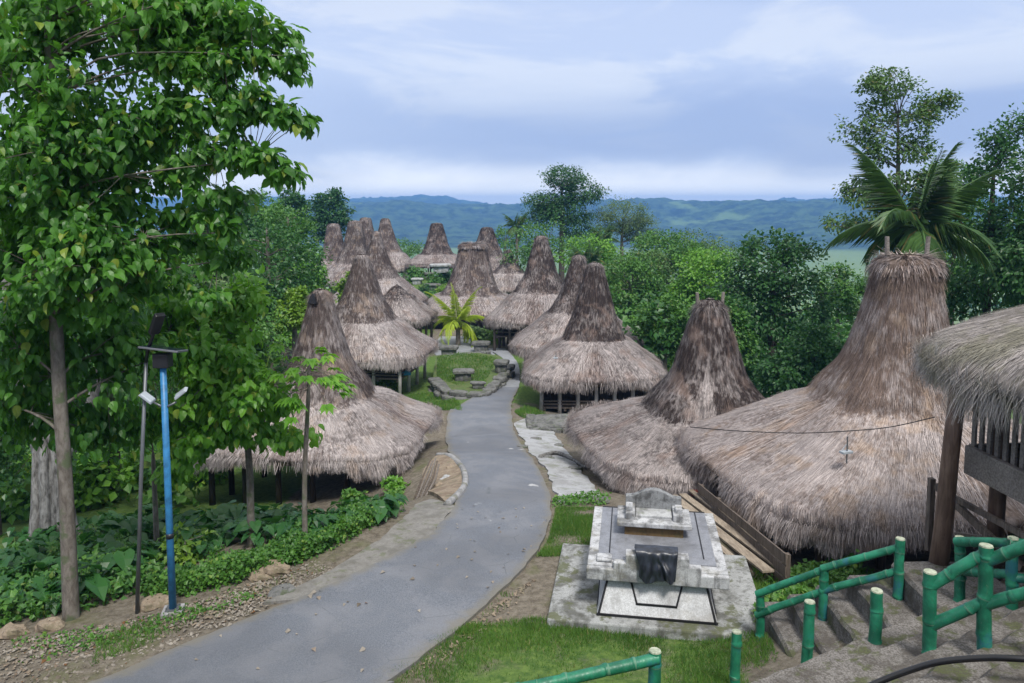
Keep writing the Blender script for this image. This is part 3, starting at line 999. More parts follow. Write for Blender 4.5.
def house(label, x, y, hx, hy, rz, ze, base, top, zt, nb, kind='n', mid=None, group='thatched houses of the village', seed=1, lean=(0, 0), cap=False, capk=(1.06, 1.06), detail=1,
          bl=.5, bw=.024, ripple=0.0, ncor=(4.2, 3.4, 2.6), posts=None, pmat='pale_post', lump=1.0, ground=None, tower_t=None, cap_h=.16, capL=.35, jag=.16, floor_dz=None, frame=True, bulge=.96, wallmat='wood_dark', tips=False, tk=(.60, .33, .10), flare=1.0, patch=None, lip=.02, soft=True):
    """tower-roofed house on posts. base=(rx,ry,z) foot of the tower, top=(rx,ry)"""
    g = hz(x, y) if ground is None else ground
    t = thing('thatched_house', label, 'house', (x, y, g), rz, group)
    Z = lambda z: z - g
    bx, by, bz = base
    e, b, T = Z(ze), Z(bz), Z(zt)
    sl = b - e
    lp = min(.12, sl * .08)
    q0, q1 = e + sl * .15, e + sl * .50
    prof = [(hx * .985, hy * .985, e - lp * .5, ncor[0]), (hx, hy, e + lp * .7, ncor[0]), (hx * .945, hy * .945, q0, ncor[0])]
    if soft:
        mixr = lambda h_, b_: h_ * .945 + (b_ * 1.42 - h_ * .945) * .55
        prof += [(mixr(hx, bx), mixr(hy, by), e + sl * .50, ncor[0] * .95), (bx * 1.42, by * 1.42, e + sl * .84, ncor[0] * .9), (bx * 1.15, by * 1.15, b + .02, ncor[1]), (bx * .985, by * .985, b + (T - b) * .12, ncor[1])]
    else:
        prof += [(hx * .66 + bx * .20, hy * .66 + by * .20, e + sl * .52, ncor[0] * .95), (bx * 1.34, by * 1.34, e + sl * .88, ncor[1]), (bx * 1.08, by * 1.08, b, ncor[1]), (bx * .98, by * .98, b + (T - b) * .08, ncor[1])]
    for f, k in ((.33, tk[0]), (.58, tk[1]), (.80, tk[2]), (.92, -.02)):
        prof.append((top[0] + (bx - top[0]) * k, top[1] + (by - top[1]) * k, b + (T - b) * f, ncor[2]))
    prof += [(top[0] * .80, top[1] * .80, T - .02, ncor[2]), (top[0] * .50, top[1] * .50, T + .09, ncor[2]), (top[0] * .12, top[1] * .12, T + .16, ncor[2])]
    big = nb > 6000
    r, rf = make_roof(t, prof, seed, 5 / (len(prof) - 1), nb, TH[kind], bl, bw, lump, lean, ripple, nu=120 if big else 72, nv=60 if big else 36, jag=jag, patch=patch, lip=lip)
    if cap:
        make_cap(r, top[0] * capk[0], top[1] * capk[1], T - .06, lean, seed + 5, TH[kind], 1800 if big else 420, capL, bw * 1.1, h=cap_h, droop=2.8)
    if tips:
        for sx in (-1, 1):
            mb = MB()
            px = lean[0] + sx * top[0] * .72
            mb.tube([(px, lean[1], T - .2), (px + sx * .05, lean[1], T + cap_h + (.46 if big and cap else .22))], [.062, .052], 8)
            mb.build('ridge_post', M['wood_grey'], r)
    # structure under the roof
    fl = e - (.45 if floor_dz is None else floor_dz)
    iw, idp = hx * .60, hy * .60
    mb = MB()
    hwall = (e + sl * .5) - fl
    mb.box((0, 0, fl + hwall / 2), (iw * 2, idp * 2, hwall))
    if detail > 1:
        for s_ in np.linspace(-iw, iw, int(iw * 2 / .22)):
            for sy in (-1, 1):
                mb.box((s_, sy * (idp + .012), fl + hwall * .45), (.17, .03, hwall * .9))
        for s_ in np.linspace(-idp, idp, int(idp * 2 / .22)):
            for sx in (-1, 1):
                mb.box((sx * (iw + .012), s_, fl + hwall * .45), (.03, .17, hwall * .9))
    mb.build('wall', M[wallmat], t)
    mb = MB()
    dx, dy = hx * .74, hy * .74
    mb.box((0, 0, fl - .06), (dx * 2, dy * 2, .10))
    for k in np.linspace(-dx * .95, dx * .95, 6):
        mb.box((k, 0, fl - .18), (.12, dy * 1.98, .13))
    mb.build('floor', M['wood_old'], t)
    nx, ny = posts if posts else (4, 4)
    pts = []
    for k in range(nx):
        f = -1 + 2 * k / (nx - 1)
        pts += [(f * dx, -dy), (f * dx, dy)]
    for k in range(1, ny - 1):
        f = -1 + 2 * k / (ny - 1)
        pts += [(-dx, f * dy), (dx, f * dy)]
    rot = Matrix.Rotation(rz, 2)
    roof_at = e + sl * .12
    pr = random.Random(seed)
    for (ax, ay) in pts:
        wp = rot @ Vector((ax, ay))
        gz = hz(x + wp.x, y + wp.y) - g - .15
        mb = MB()
        k = pr.uniform(-.03, .03)
        rad = .10 if detail > 1 else .11
        mb.tube([(ax + k, ay, gz), (ax, ay + k, (gz + roof_at) / 2), (ax, ay, roof_at)], [rad * 1.12, rad, rad * .9], 8)
        mb.build('post', M[pmat], t, True)
    if frame:
        mb = MB()
        for zz in ((fl + .14, fl + .30) if detail > 1 else (fl + .30,)):
            for sy in (-1, 1):
                mb.beam((-dx, sy * dy * 1.02, zz), (dx, sy * dy * 1.02, zz + .02), .07, .07)
                mb.beam((sy * dx * 1.02, -dy, zz + .03), (sy * dx * 1.02, dy, zz), .07, .07)
        mb.build('railing', M['wood_old'], t)
    return t, r, rf


# --- right side of the lane
c1 = at(893, 395, 18.8)
H1, H1r, H1f = house('largest thatched house right of the painted tomb, two stub posts on its shaggy flat top', c1.x, 18.9, 4.85, 3.9, R(9), .42, (1.58, 1.5, 2.1), (.72, .64), 5.5, 52000, 'w', tk=(.52, .24, .06), soft=True, lip=.0,
                     seed=11, lean=(.27, 0), cap=True, tips=True, capk=(1.1, 1.1), detail=2, bl=.62, bw=.019, posts=(6, 6), pmat='wood_old', cap_h=.26, capL=.30, tower_t=.56, ncor=(4.4, 3.2, 3.0), floor_dz=.25)
c2 = at(706, 400, 23.4)
H2, H2r, H2f = house('thatched house behind the painted tomb, dark pointed tower with a pale patch at its foot', c2.x + .05, 23.3, 4.1, 4.1, R(8), -.25, (1.62, 1.6, .65), (.52, .5), 3.9, 34000, 'd', tk=(.55, .30, .10), soft=True, lip=.0, patch=(-112, 26, .33, .72), tips=True,
                     seed=23, lean=(-.02, 0), detail=2, bl=.55, bw=.02, posts=(6, 6), pmat='wood_old', cap_h=.2, capL=.3, ncor=(4.0, 3.0, 2.3), floor_dz=.25)
c3 = at(594, 350, 41)
H3, H3r, H3f = house('thatched house right of the lane with pale posts and a stone terrace before it', c3.x, 41, 3.8, 3.4, R(-3), -1.9, (1.5, 1.4, -.15), (.52, .48), 3.7, 16000, 'd', soft=False, lip=.035,
                     seed=31, bl=.6, bw=.03, posts=(7, 5), ripple=.0, cap_h=.25, ncor=(4.5, 3.2, 2.6), floor_dz=1.5, detail=2, lump=1.2)
c4_ = at(578, 340, 49)
house('thatched house half hidden just behind the one with pale posts', c4_.x, 49, 4.2, 3.7, R(-8), -1.9, (1.6, 1.6, .2), (.5, .5), 3.6, 9000, 'd', seed=37, bl=.6, bw=.036, posts=(6, 5), pmat='wood_old', floor_dz=1.1)
c5 = at(541, 310, 61)
house('thatched house with a tall blunt dark tower, just right of the young palm', c5.x, 61, 4.2, 3.9, R(-14), -2.1, (1.75, 1.7, .1), (.58, .55), 4.35, 9000, 'd', seed=41, bl=.6, bw=.042, posts=(6, 5), pmat='wood_old', floor_dz=1.1)
c6 = at(509, 275, 96)
house('small pale conical thatched house beside the palm trunk at the back of the village', c6.x, 96, 3.2, 3.2, 0, -3.6, (1.75, 1.75, -1.5), (.4, .4), 1.2, 3500, 'n', seed=43, bl=.6, bw=.06, cap=False, tower_t=.8)
c7 = at(487, 255, 108)
house('thatched house with a dark shaggy tower right behind the wide house with dark tower edges', c7.x, 108, 4.6, 4.2, R(10), -3.0, (2.25, 2.0, -.3), (.95, .9), 3.7, 5000, 'd', seed=47, bl=.7, bw=.06, capk=(1.2, 1.2))
c8 = at(471, 300, 75)
H8, H8r, H8f = house('wide thatched house behind the young palm, its tower edged with dark ridge lines', c8.x, 75, 5.3, 4.4, R(2), -3.4, (2.55, 2.2, -1.75), (1.35, .8), 3.0, 10000, 'n', seed=53, bl=.6, bw=.045, lean=(.2, 0), cap=True, capk=(1.08, 1.2), ripple=.05, posts=(6, 5), pmat='wood_old', cap_h=.3)
mb = MB()
for a_ in (R(-45), R(-135), R(45), R(135), R(-96)):
    tt_ = np.linspace(.50, .95, 16)
    mb.tube(H8f.pos(np.full(16, a_), tt_) * np.array((1.01, 1.01, 1)), .10, 6)
mb.build('ridge_line', M['thatch_db'], H8r)
c9 = at(437, 250, 115)
house('lone thatched house at the head of the village, trapezoid tower against the blue hills', c9.x, 115, 4.7, 4.2, R(3), -1.75, (2.1, 1.9, -.35), (.95, .75), 4.15, 6000, 'd', seed=59, bl=.6, bw=.06, ripple=.05, capk=(1.1, 1.2), pmat='wood_old')

# --- left side
d1 = at(319, 400, 26.8)
H10, H10r, H10f = house('nearest thatched house left of the lane, with a dark notch in its tower top', d1.x + .12, 26.9, 3.95, 3.5, R(-7), -1.1, (1.5, 1.4, .2), (.42, .44), 3.8, 34000, 'n', tk=(.55, .28, .08), soft=True, lip=.01,
                        seed=61, detail=2, bl=.55, bw=.022, posts=(6, 5), pmat='wood_dark', floor_dz=.3, ncor=(5.0, 3.2, 2.5), cap_h=.16, capL=.28, tower_t=.5, jag=.28)
mb = MB()
mb.prism([(-.17, 0), (.17, 0), (.10, .22), (0, .36), (-.10, .22)], -.10, .25)
o_ = mb.build('notch_shade', M['black_trim'], H10r)  # solid black prism stands in for the shade inside the tower-top notch
o_.location = (-.10, -.47, 3.55 - hz(d1.x + .12, 26.9))
o_.rotation_euler = (R(-12), 0, R(-14))
d2 = at(363, 330, 46)
H11, H11r, H11f = house('second thatched house left of the lane, with white posts and an open veranda', d2.x, 46, 4.25, 3.6, R(-9), -1.85, (1.6, 1.5, .1), (.50, .46), 3.8, 14000, 'n',
                        seed=67, bl=.6, bw=.034, posts=(5, 4), ripple=.03, detail=2, floor_dz=1.05, ncor=(4.6, 3.2, 2.8), cap_h=.25)
d3 = at(377, 275, 70)
house('thatched house with a narrow pointed tower behind the house with the white posts', d3.x, 70, 4.3, 3.9, R(-5), -1.9, (1.65, 1.5, .4), (.42, .42), 4.4, 8000, 'n', seed=71, bl=.6, bw=.045, ripple=.06, pmat='wood_old')
d3b = at(397, 300, 61)
house('low hipped thatched roof without a tower, tucked beside the house with the white posts', d3b.x, 61, 3.0, 2.8, R(-12), -2.0, (1.1, 1.0, -.4), (.5, .25), .35, 5000, 'd', seed=73, bl=.6, bw=.04, pmat='wood_old', cap=False)
d4 = at(338, 250, 113)
house('pale thatched tower house farthest left, white skirt roof showing beside green bushes', d4.x - .6, 113, 4.4, 3.9, R(4), -3.1, (1.85, 1.8, -1.2), (.95, .85), 4.1, 4500, 'n', seed=79, bl=.6, bw=.06, capk=(1.1, 1.1), ripple=.05)
d5 = at(354, 245, 105)
house('broad thatched tower house in the left cluster, its left flank pale and patched', d5.x, 105, 4.2, 3.8, R(-10), -3.4, (2.1, 1.9, -1.0), (.95, .85), 4.7, 5000, 'n', seed=83, bl=.6, bw=.06, ripple=.06, capk=(1.1, 1.1), lean=(.2, 0))
d5b = at(366, 245, 112)
house('thatched tower peeping from behind the broad one in the left cluster', d5b.x, 112, 4.0, 3.8, R(-10), -3.2, (1.9, 1.8, -.6), (.85, .8), 5.0, 4500, 'n', seed=85, bl=.6, bw=.06, ripple=.05, capk=(1.1, 1.1))
d6 = at(385, 250, 117)
house('thatched house at the right end of the left cluster, leaning tower above a wide skirt', d6.x + .4, 117, 4.6, 4.2, R(5), -2.6, (2.0, 1.9, -.2), (.75, .7), 4.8, 5000, 'n', seed=89, bl=.6, bw=.06, ripple=.05, lean=(-.3, 0))

# --- the near house at the right edge: only the corner of its roof, a post and the veranda are in view
XR, YR = 10.42, 9.5
gR = 2.12
H0 = thing('thatched_house', 'raised thatched house with mossy eaves and a railed veranda at the right edge', 'house', (XR, YR, gR), R(4), 'thatched houses of the village')
prof = [(4.1, 3.7, 2.42, 3.6), (4.15, 3.75, 2.56, 3.6), (3.8, 3.45, 2.86, 3.6), (2.9, 2.65, 3.28, 3.6), (1.85, 1.7, 3.85, 3.2), (1.5, 1.4, 4.5, 3.0), (1.1, 1.0, 6.2, 2.6), (.8, .7, 7.4, 2.6), (.4, .3, 7.5, 2.6)]
H0r, H0f = make_roof(H0, prof, 97, .55, 34000, TH['m'], .55, .016, jag=.2)
make_cap(H0r, 1.0, .9, 7.4, (0, 0), 99, TH['m'], 600, .4, .025)
mb = MB()
mb.box((0, -.9, 2.35), (4.4, 3.4, 1.9))
mb.build('wall', M['wood_dark'], H0)
mb = MB()
mb.box((-.1, -.8, 1.16), (6.9, 4.6, .12))
mb.build('floor', M['wood_old'], H0)
for (p, q) in (((-3.66, -3.2), (-3.66, 1.6)), ((-3.6, -3.22), (3.4, -3.22)), ((-3.6, 1.62), (3.4, 1.62))):
    mb = MB()
    mb.beam((p[0], p[1], 1.18), (q[0], q[1], 1.18), .09, .42)
    mb.build('fascia_board', M['wood_grey'], H0, bevel=.012)
for (ax, ay) in ((-3.4, 1.3), (-3.4, -1.2), (-3.4, -3.0), (0, 1.2), (0, -3.0), (3.2, 1.2), (3.2, -1.0), (3.2, -3.0)):
    gz = hz(XR + ax, YR + ay) - gR - .2
    mb = MB()
    mb.tube([(ax, ay, gz), (ax + .02, ay, 1.2), (ax, ay, 2.65)], [.12, .11, .10], 10)
    mb.build('post', M['wood_post'], H0, True)
for y0 in np.arange(.62, 1.6, .16):          # tall slat screen at the far end of the veranda
    mb = MB()
    mb.box((-3.58, y0, 1.9), (.035, .075, 1.1))
    mb.build('slat', M['wood_grey'], H0)
mb = MB()
for zz in (2.02, 1.56):
    mb.beam((-3.58, -3.2, zz - .08), (-3.58, .55, zz - .08), .05, .06)
for y0 in np.arange(-3.1, .5, .13):
    mb.box((-3.58, y0, 1.70), (.03, .045, .46))
mb.build('railing', M['wood_grey'], H0)
# the leaning log that props the eaves
p0, p1 = at(936, 566, 10.75), at(957, 398, 10.6)
p0.z = hz(p0.x, p0.y) - .1
mb = MB()
rotm = Matrix.Rotation(-R(4), 3, 'Z')
lo = [rotm @ (p - Vector((XR, YR, gR))) for p in (p0, p0.lerp(p1, .35), p0.lerp(p1, .7), p1 + (p1 - p0) * .06)]
mb.tube([lo[0], lo[1] + Vector((.02, 0, 0)), lo[2], lo[3]], [.135, .125, .115, .11], 12)
mb.build('prop_log', M['wood_post'], H0, True)
mb = MB()
mb.beam((-3.7, 2.2, .55), (-3.5, .6, .0), .07, .1)
mb.beam((-3.75, 2.25, .65), (-3.75, 2.25, -.5), .08, .09)
mb.beam((-3.6, 1.8, -.1), (-3.5, -1.2, .95), .08, .14)
mb.beam((-3.68, 2.2, .5), (-3.4, -.9, .45), .06, .08)
mb.build('brace', M['wood_old'], H0)

# board fence of the large house and details on roofs
a0, a1 = onG(701, 512), onG(786, 590)
BF = thing('board_fence', 'low weathered board fence along the near side of the largest house', 'fence', a0)
dv = a1 - a0
n_ = 5
for k in range(n_):
    p = dv * (k / (n_ - 1))
    p.z = hz(a0.x + p.x, a0.y + p.y) - a0.z
    mb = MB()
    mb.box((p.x, p.y, p.z + .3), (.10, .10, .8), math.atan2(dv.y, dv.x))
    mb.build('post', M['wood_old'], BF)
for zz in (.14, .38, .62):
    mb = MB()
    mb.beam(Vector((-.05, 0, zz)) + dv * -.02, dv * 1.02 + Vector((-.05, 0, zz)), .035, .2)
    mb.build('board', M['wood_old'], BF)

# ------------------------------------------------------------------ painted tomb in front
_t = atz(656, 614, .12)
TX, TY = _t.x, _t.y
TG = 0.0
TR = R(-9)
TOMB = thing('tomb', 'white painted concrete tomb with stepped crests and dark flat top on a stained slab', 'tomb', (TX, TY, TG), TR)
mb = MB()
mb.box((.0, .98, .02), (3.6, 2.9, .24))
mb.build('base_slab', M['conc_pad'], TOMB, bevel=.03)
# body: walls that lean in towards the top
y0, y1 = -.24, 2.25
b0, b1, hb = .99, .82, .74
mb = MB()
V = [(-b0, y0, .14), (b0, y0, .14), (b0, y1, .14), (-b0, y1, .14), (-b1, .02, hb), (b1, .02, hb), (b1, y1 - .1, hb), (-b1, y1 - .1, hb)]
mb.add(V, [(3, 2, 1, 0), (4, 5, 6, 7), (0, 1, 5, 4), (1, 2, 6, 5), (2, 3, 7, 6), (3, 0, 4, 7)])
body = mb.build('body', M['conc_body'], TOMB, bevel=.012)


def fy(z):
    return -.24 + .26 * (z - .14) / (hb - .14)


def face_line(mb, x0, z0, x1, z1, wd):
    a, b = Vector((x0, fy(z0) - .004, z0)), Vector((x1, fy(z1) - .004, z1))
    mb.beam(a, b, .022, wd)


mb = MB()
for s in (-1, 1):
    face_line(mb, s * (b0 - .035), .15, s * (b1 - .02), hb - .01, .055)
    mb.beam((s * (b0 - .01), .05, .17), (s * (b0 - .01), y1, .17), .03, .05)
face_line(mb, -b0, .165, b0, .165, .035)
mb.build('black_border', M['black_trim'], body)
mb = MB()
for s in (-1, 1):
    face_line(mb, s * .33, .36, s * .44, hb - .02, .03)
face_line(mb, -.34, .35, .34, .35, .028)
mb.build('inset_outline', M['black_trim'], body)
mb = MB()
mb.add([(-.31, fy(.37) - .006, .37), (.31, fy(.37) - .006, .37), (.41, fy(.72) - .006, .72), (-.41, fy(.72) - .006, .72),
        (-.31, .1, .37), (.31, .1, .37), (.41, .1, .72), (-.41, .1, .72)], [(0, 1, 2, 3), (7, 6, 5, 4), (0, 4, 5, 1), (1, 5, 6, 2), (2, 6, 7, 3), (3, 7, 4, 0)])
mb.build('panel', M['conc_body'], body)
# top slab
mb = MB()
mb.box((0, 1.17, .85), (2.32, 2.50, .21))
slab = mb.build('top_slab', M['conc_tomb'], TOMB, bevel=.015)
mb = MB()
mb.box((0, 1.25, .962), (1.98, 2.24, .022))
mb.build('dark_tiling', M['slabtop'], slab)
mb = MB()
for s in (-1, 1):
    mb.beam((s * .80, .35, .978), (s * .80, 2.36, .978), .02, .014)
mb.beam((-.99, 2.37, .978), (.99, 2.37, .978), .02, .014)
mb.build('black_border', M['black_trim'], slab)


def stepped(xs, zs, zb):
    """symmetric stepped outline; xs outer->inner half widths, zs their heights"""
    right, z = [], None
    pts = [(-xs[0], zb)]
    L = []
    prev = zb
    for x, z in zip(xs, zs):
        L.append((-x, prev))
        L.append((-x, z))
        prev = z
    Rr = [(-x, z) for x, z in reversed(L)]
    poly = L + Rr
    out = []
    for p in poly:
        if not out or (abs(p[0] - out[-1][0]) > 1e-6 or abs(p[1] - out[-1][1]) > 1e-6):
            out.append(p)
    return out


mb = MB()
mb.prism(stepped([1.17, .72, .52, .30], [.925, 1.05, 1.20, 1.27], .72), -.17, -.02)
mb.box((0, .06, 1.06), (1.04, .17, .2))
mb.box((-.88, .12, .99), (.26, .24, .05))
mb.build('front_crest', M['conc_tomb'], TOMB, bevel=.018)
# rear crest on its plinth
mb = MB()
mb.box((-.02, 1.45, 1.06), (1.06, .62, .22))
pl = mb.build('plinth', M['brown_stain'], TOMB, bevel=.015)
mb = MB()
mb.box((-.02, 1.44, 1.20), (1.34, .80, .085))
RC = mb.build('rear_crest', M['conc_tomb'], TOMB, bevel=.015)
mb = MB()
arc = [(-.52, 1.24), (-.52, 1.50)]
arc += [(-.52 + .16, 1.52)] + [(-.30 + .6 * k / 8, 1.55 + .10 * math.sin(math.pi * k / 8)) for k in range(9)] + [(.36, 1.52), (.52, 1.50), (.52, 1.24)]
mb.prism([(x - .02, z) for x, z in arc], 1.66, 1.80)
mb.build('backrest', M['conc_dark'], RC, bevel=.015)
for s in (-1, 1):
    mb = MB()
    mb.box((-.02 + s * .43, 1.44, 1.30), (.17, .50, .13))
    mb.box((-.02 + s * .45, 1.40, 1.405), (.13, .22, .09))
    mb.build('arm', M['conc_tomb'], RC, bevel=.015)
mb = MB()
mb.box((-.02, 1.48, 1.262), (.66, .36, .05))
mb.build('seat', M['stone_pale'], RC, bevel=.012)
# black cloth hanging over the front crest
nu, nv = 40, 44
a = np.linspace(-.335, .335, nu)
path = catmull([(0, .16, 1.165), (0, .04, 1.29), (0, -.10, 1.292), (0, -.185, 1.255), (0, -.205, 1.08), (0, -.215, .92), (0, -.212, .765)], nv)
UU, VV = np.meshgrid(a, np.linspace(0, 1, nv))
hang = ss(VV, .42, .8)
fold = .034 * np.sin(UU * 23 + 3 * VV + 1.2 * vn(np.stack([UU * 5, VV * 3, UU * 0], -1))) + .02 * vn(np.stack([UU * 8, VV * 5, UU * 0 + 4], -1)) + .07 * np.exp(-((UU - .10 - .5 * (VV - .7)) / .05) ** 2) - .03 * np.exp(-((UU + .05) / .07) ** 2)
X = UU * (1.04 - .16 * hang * VV + .03 * vn(np.stack([UU * 3, VV * 4, UU * 0 + 8], -1))) + .02 * hang - .02
Y = path[:, 1][:, None] - hang * (np.abs(fold) + .012) - .012
Zc = path[:, 2][:, None] + .015 + (1 - hang) * .010 * vn(np.stack([UU * 9, VV * 9, UU * 0], -1)) + hang * VV * (.10 * (UU / .33) ** 2 + .05 * np.sin(UU * 11 + 1)) - .02 * hang * vn(np.stack([UU * 6, VV * 0, UU * 0 + 2], -1))
i = np.arange(nu * nv).reshape(nv, nu)
F = np.stack([i[:-1, :-1], i[1:, :-1], i[1:, 1:], i[:-1, 1:]], -1).reshape(-1, 4)
cl = fastmesh('cloth', np.stack([X, Y, Zc], -1).reshape(-1, 3), F, M['cloth'], None, True)
sm_ = cl.modifiers.new('thick', 'SOLIDIFY')
sm_.thickness = .012
cl.location, cl.rotation_euler = (TX, TY, TG), (0, 0, TR)
tag(cl, 'black cloth draped over the stepped front crest of the white tomb', 'cloth')

# ------------------------------------------------------------------ steps
rng = random.Random(5)
SX = [(3.95, .50), (4.28, .80), (4.62, 1.10), (4.98, 1.42), (5.48, 1.78)]
for k, (x0, z) in enumerate(SX):
    x1 = SX[k + 1][0] + .3 if k < 4 else 6.6
    ya, yb = (8.15, 11.95 - .30 * k) if k < 4 else (8.6, 10.75)
    mb = MB()
    ny = 14
    zb = z - 1.2
    V, F = [], []
    for j in range(ny):
        f = j / (ny - 1)
        y = ya + (yb - ya) * f
        o_ = .10 * (y - 8.15) * .35 + rng.uniform(-.018, .018)
        zz = z + rng.uniform(-.012, .012)
        V += [(x0 + o_, y, zb), (x0 + o_, y, zz - .05), (x0 + o_ + .04, y, zz), ((x0 + x1) / 2, y, zz + .008), (x1 + .2, y, zz), (x1 + .2, y, zb)]
    for j in range(ny - 1):
        for c in range(5):
            F.append((j * 6 + c, j * 6 + c + 1, (j + 1) * 6 + c + 1, (j + 1) * 6 + c))
    F += [tuple(range(6)), tuple(reversed(range((ny - 1) * 6, ny * 6)))]
    mb.add(V, F)
    o = mb.build('steps', M['conc_step'])
    tag(o, None, None, kind='structure')
# upper flight: long treads running from lower left to upper right, rising towards the viewer
dU = Vector((.885, .466, 0))
nU = Vector((.466, -.885, 0))
base = Vector((3.05, 7.98, 0))
for k in range(6):
    z = 1.93 + .17 * k
    p = base + nU * (.42 * k - .02)
    mb = MB()
    n = 26
    V, F = [], []
    for j in range(n):
        f = -.6 + 5.2 * j / (n - 1)
        e = p + dU * f + nU * rng.uniform(-.03, .03)
        zz = z + rng.uniform(-.014, .014)
        q = e + nU * (.75 if k < 5 else 4.0)
        V += [(e.x, e.y, z - .9), (e.x, e.y, zz - .05), (e.x + nU.x * .05, e.y + nU.y * .05, zz), (q.x, q.y, zz), (q.x, q.y, z - .9)]
    for j in range(n - 1):
        for c in range(4):
            F.append((j * 5 + c, j * 5 + c + 1, (j + 1) * 5 + c + 1, (j + 1) * 5 + c))
    F += [tuple(range(5)), tuple(reversed(range((n - 1) * 5, n * 5)))]
    mb.add(V, F)
    o = mb.build('steps', M['conc_step'])
    tag(o, None, None, kind='structure')


# ------------------------------------------------------------------ painted bamboo
def bamboo(name, p, q, r, parent, tip0=False, tip1=True, seed=0, mid=None, gap=.34):
    p, q = Vector(p), Vector(q)
    L = (q - p).length
    rg = random.Random(seed)
    nn = max(1, int(L / gap))
    st = sorted({0.0, 1.0} | {x for k in range(nn) for c in [(k + .6 + rg.uniform(-.12, .12)) / nn] for x in (c - .035 / L, c - .015 / L, c, c + .015 / L, c + .035 / L)} | {k / 10 for k in range(11)})
    nodes = [(k + .6) / nn for k in range(nn)]
    rg = random.Random(seed)
    nodes = [(k + .6 + rg.uniform(-.12, .12)) / nn for k in range(nn)]
    pts, rad = [], []
    for t in st:
        if t < 0 or t > 1:
            continue
        b = p.lerp(q, t)
        if mid is not None:
            b = b + Vector(mid) * (4 * t * (1 - t))
        d = min(abs(t - c) for c in nodes) * L
        rr = r * (1.0 + (.11 if d < .004 else .045 if d < .02 else 0)) * (1.03 - .06 * t)
        pts.append(b)
        rad.append(rr)
    mb = MB()
    jx = np.cumsum(np.random.default_rng(seed + 3).normal(0, r * .035, (len(pts), 3)), 0)
    jx -= np.linspace(0, 1, len(pts))[:, None] * jx[-1]
    pts = [p_ + Vector(j_) for p_, j_ in zip(pts, jx)]
    mb.tube(pts, rad, 14, 0, cap=True)
    ns = len(mb.f)
    # cut end
    mb.m[-1] = 1 if tip1 else 0
    mb.m[-2] = 1 if tip0 else 0
    # pale ring at each node
    for c in nodes:
        j = min(range(len(pts)), key=lambda i: abs((pts[i] - p.lerp(q, c)).length))
        if 0 < j < len(pts) - 1:
            for s in range(14):
                mb.m[(j - 1) * 14 + s] = 2
    if tip1:
        d = (pts[-1] - pts[-2]).normalized()
        mb.tube([pts[-1] - d * .002, pts[-1] + d * .012], [r * .93, r * .90], 14, 1)
    o = mb.build(name, [M['bamboo'], M['bamboo_cut'], M['bamboo_node']], parent, True)
    md = o.modifiers.new('edge', 'EDGE_SPLIT')
    md.split_angle = R(50)
    return o


def local(root, p):
    return Vector(p) - root.location


BR = .066
# far railing of the lower steps
A0, A1, A2 = atz(759, 634, .24), atz(823, 610, .95), atz(898, 590, 1.55)
ra = thing('bamboo_railing', 'green painted bamboo railing climbing the far side of the lower steps', 'railing', A0, 0, 'green bamboo railings')
hA = .70
for k, P in enumerate((A0, A1, A2)):
    bamboo('post', local(ra, P) - Vector((0, 0, .35)), local(ra, P) + Vector((0, 0, hA + (.05 if k == 2 else -.06))), BR, ra, seed=k)
for zz, s in ((hA - .06, 5), (hA * .42, 6)):
    bamboo('rail', local(ra, A0) + Vector((-.05, 0, zz + .02)), local(ra, A1) + Vector((0, 0, zz)), BR * .82, ra, True, True, seed=s)
    bamboo('rail', local(ra, A1) + Vector((-.04, 0, zz)), local(ra, A2) + Vector((.03, 0, zz)), BR * .82, ra, True, True, seed=s + 3)
# railing of the upper steps
B0 = atz(930, 648, 2.25)
B1 = at(986, 628, 7.55)
B2 = at(1064, 608, 7.1)
rb = thing('bamboo_railing', 'nearest green bamboo railing on the upper steps, cut off by the right edge', 'railing', B0, 0, 'green bamboo railings')
tops = [at(930, 574, B0.y), at(986, 548, 7.55), at(1064, 528, 7.1)]
for k, (P, T) in enumerate(zip((B0, B1, B2), tops)):
    bamboo('post', local(rb, P) - Vector((0, 0, .3)), local(rb, T) + Vector((0, 0, .02)), BR * 1.05, rb, seed=10 + k)
for k in (0, 1):
    bamboo('rail', local(rb, tops[k].lerp((B0, B1, B2)[k], .16)), local(rb, tops[k + 1]) + Vector((.02, 0, -.04)), BR * .92, rb, True, True, seed=20 + k)
    bamboo('rail', local(rb, tops[k].lerp((B0, B1, B2)[k], .70)), local(rb, tops[k + 1].lerp((B0, B1, B2)[k + 1], .66)), BR * .92, rb, True, True, seed=22 + k)
# second railing behind it
C0 = atz(959, 596, 1.85)
C1 = at(1013, 608, 8.9)
C2 = at(1075, 612, 8.7)
rc = thing('bamboo_railing', 'green painted bamboo railing beside the veranda stair, behind the upper railing', 'railing', C0, 0, 'green bamboo railings')
topc = [at(960, 540, C0.y), at(1013, 541, 8.9), at(1075, 548, 8.7)]
for k, (P, T) in enumerate(zip((C0, C1, C2), topc)):
    bamboo('post', local(rc, P) - Vector((0, 0, .3)), local(rc, T) + Vector((0, 0, .03)), BR, rc, seed=30 + k)
for k in (0, 1):
    bamboo('rail', local(rc, topc[k]) + Vector((-.05, 0, -.02)), local(rc, topc[k + 1]) + Vector((.05, 0, -.03)), BR * .9, rc, True, True, seed=34 + k)
    bamboo('rail', local(rc, topc[k].lerp((C0, C1, C2)[k], .55)), local(rc, topc[k + 1].lerp((C0, C1, C2)[k + 1], .5)), BR * .85, rc, True, True, seed=37 + k)
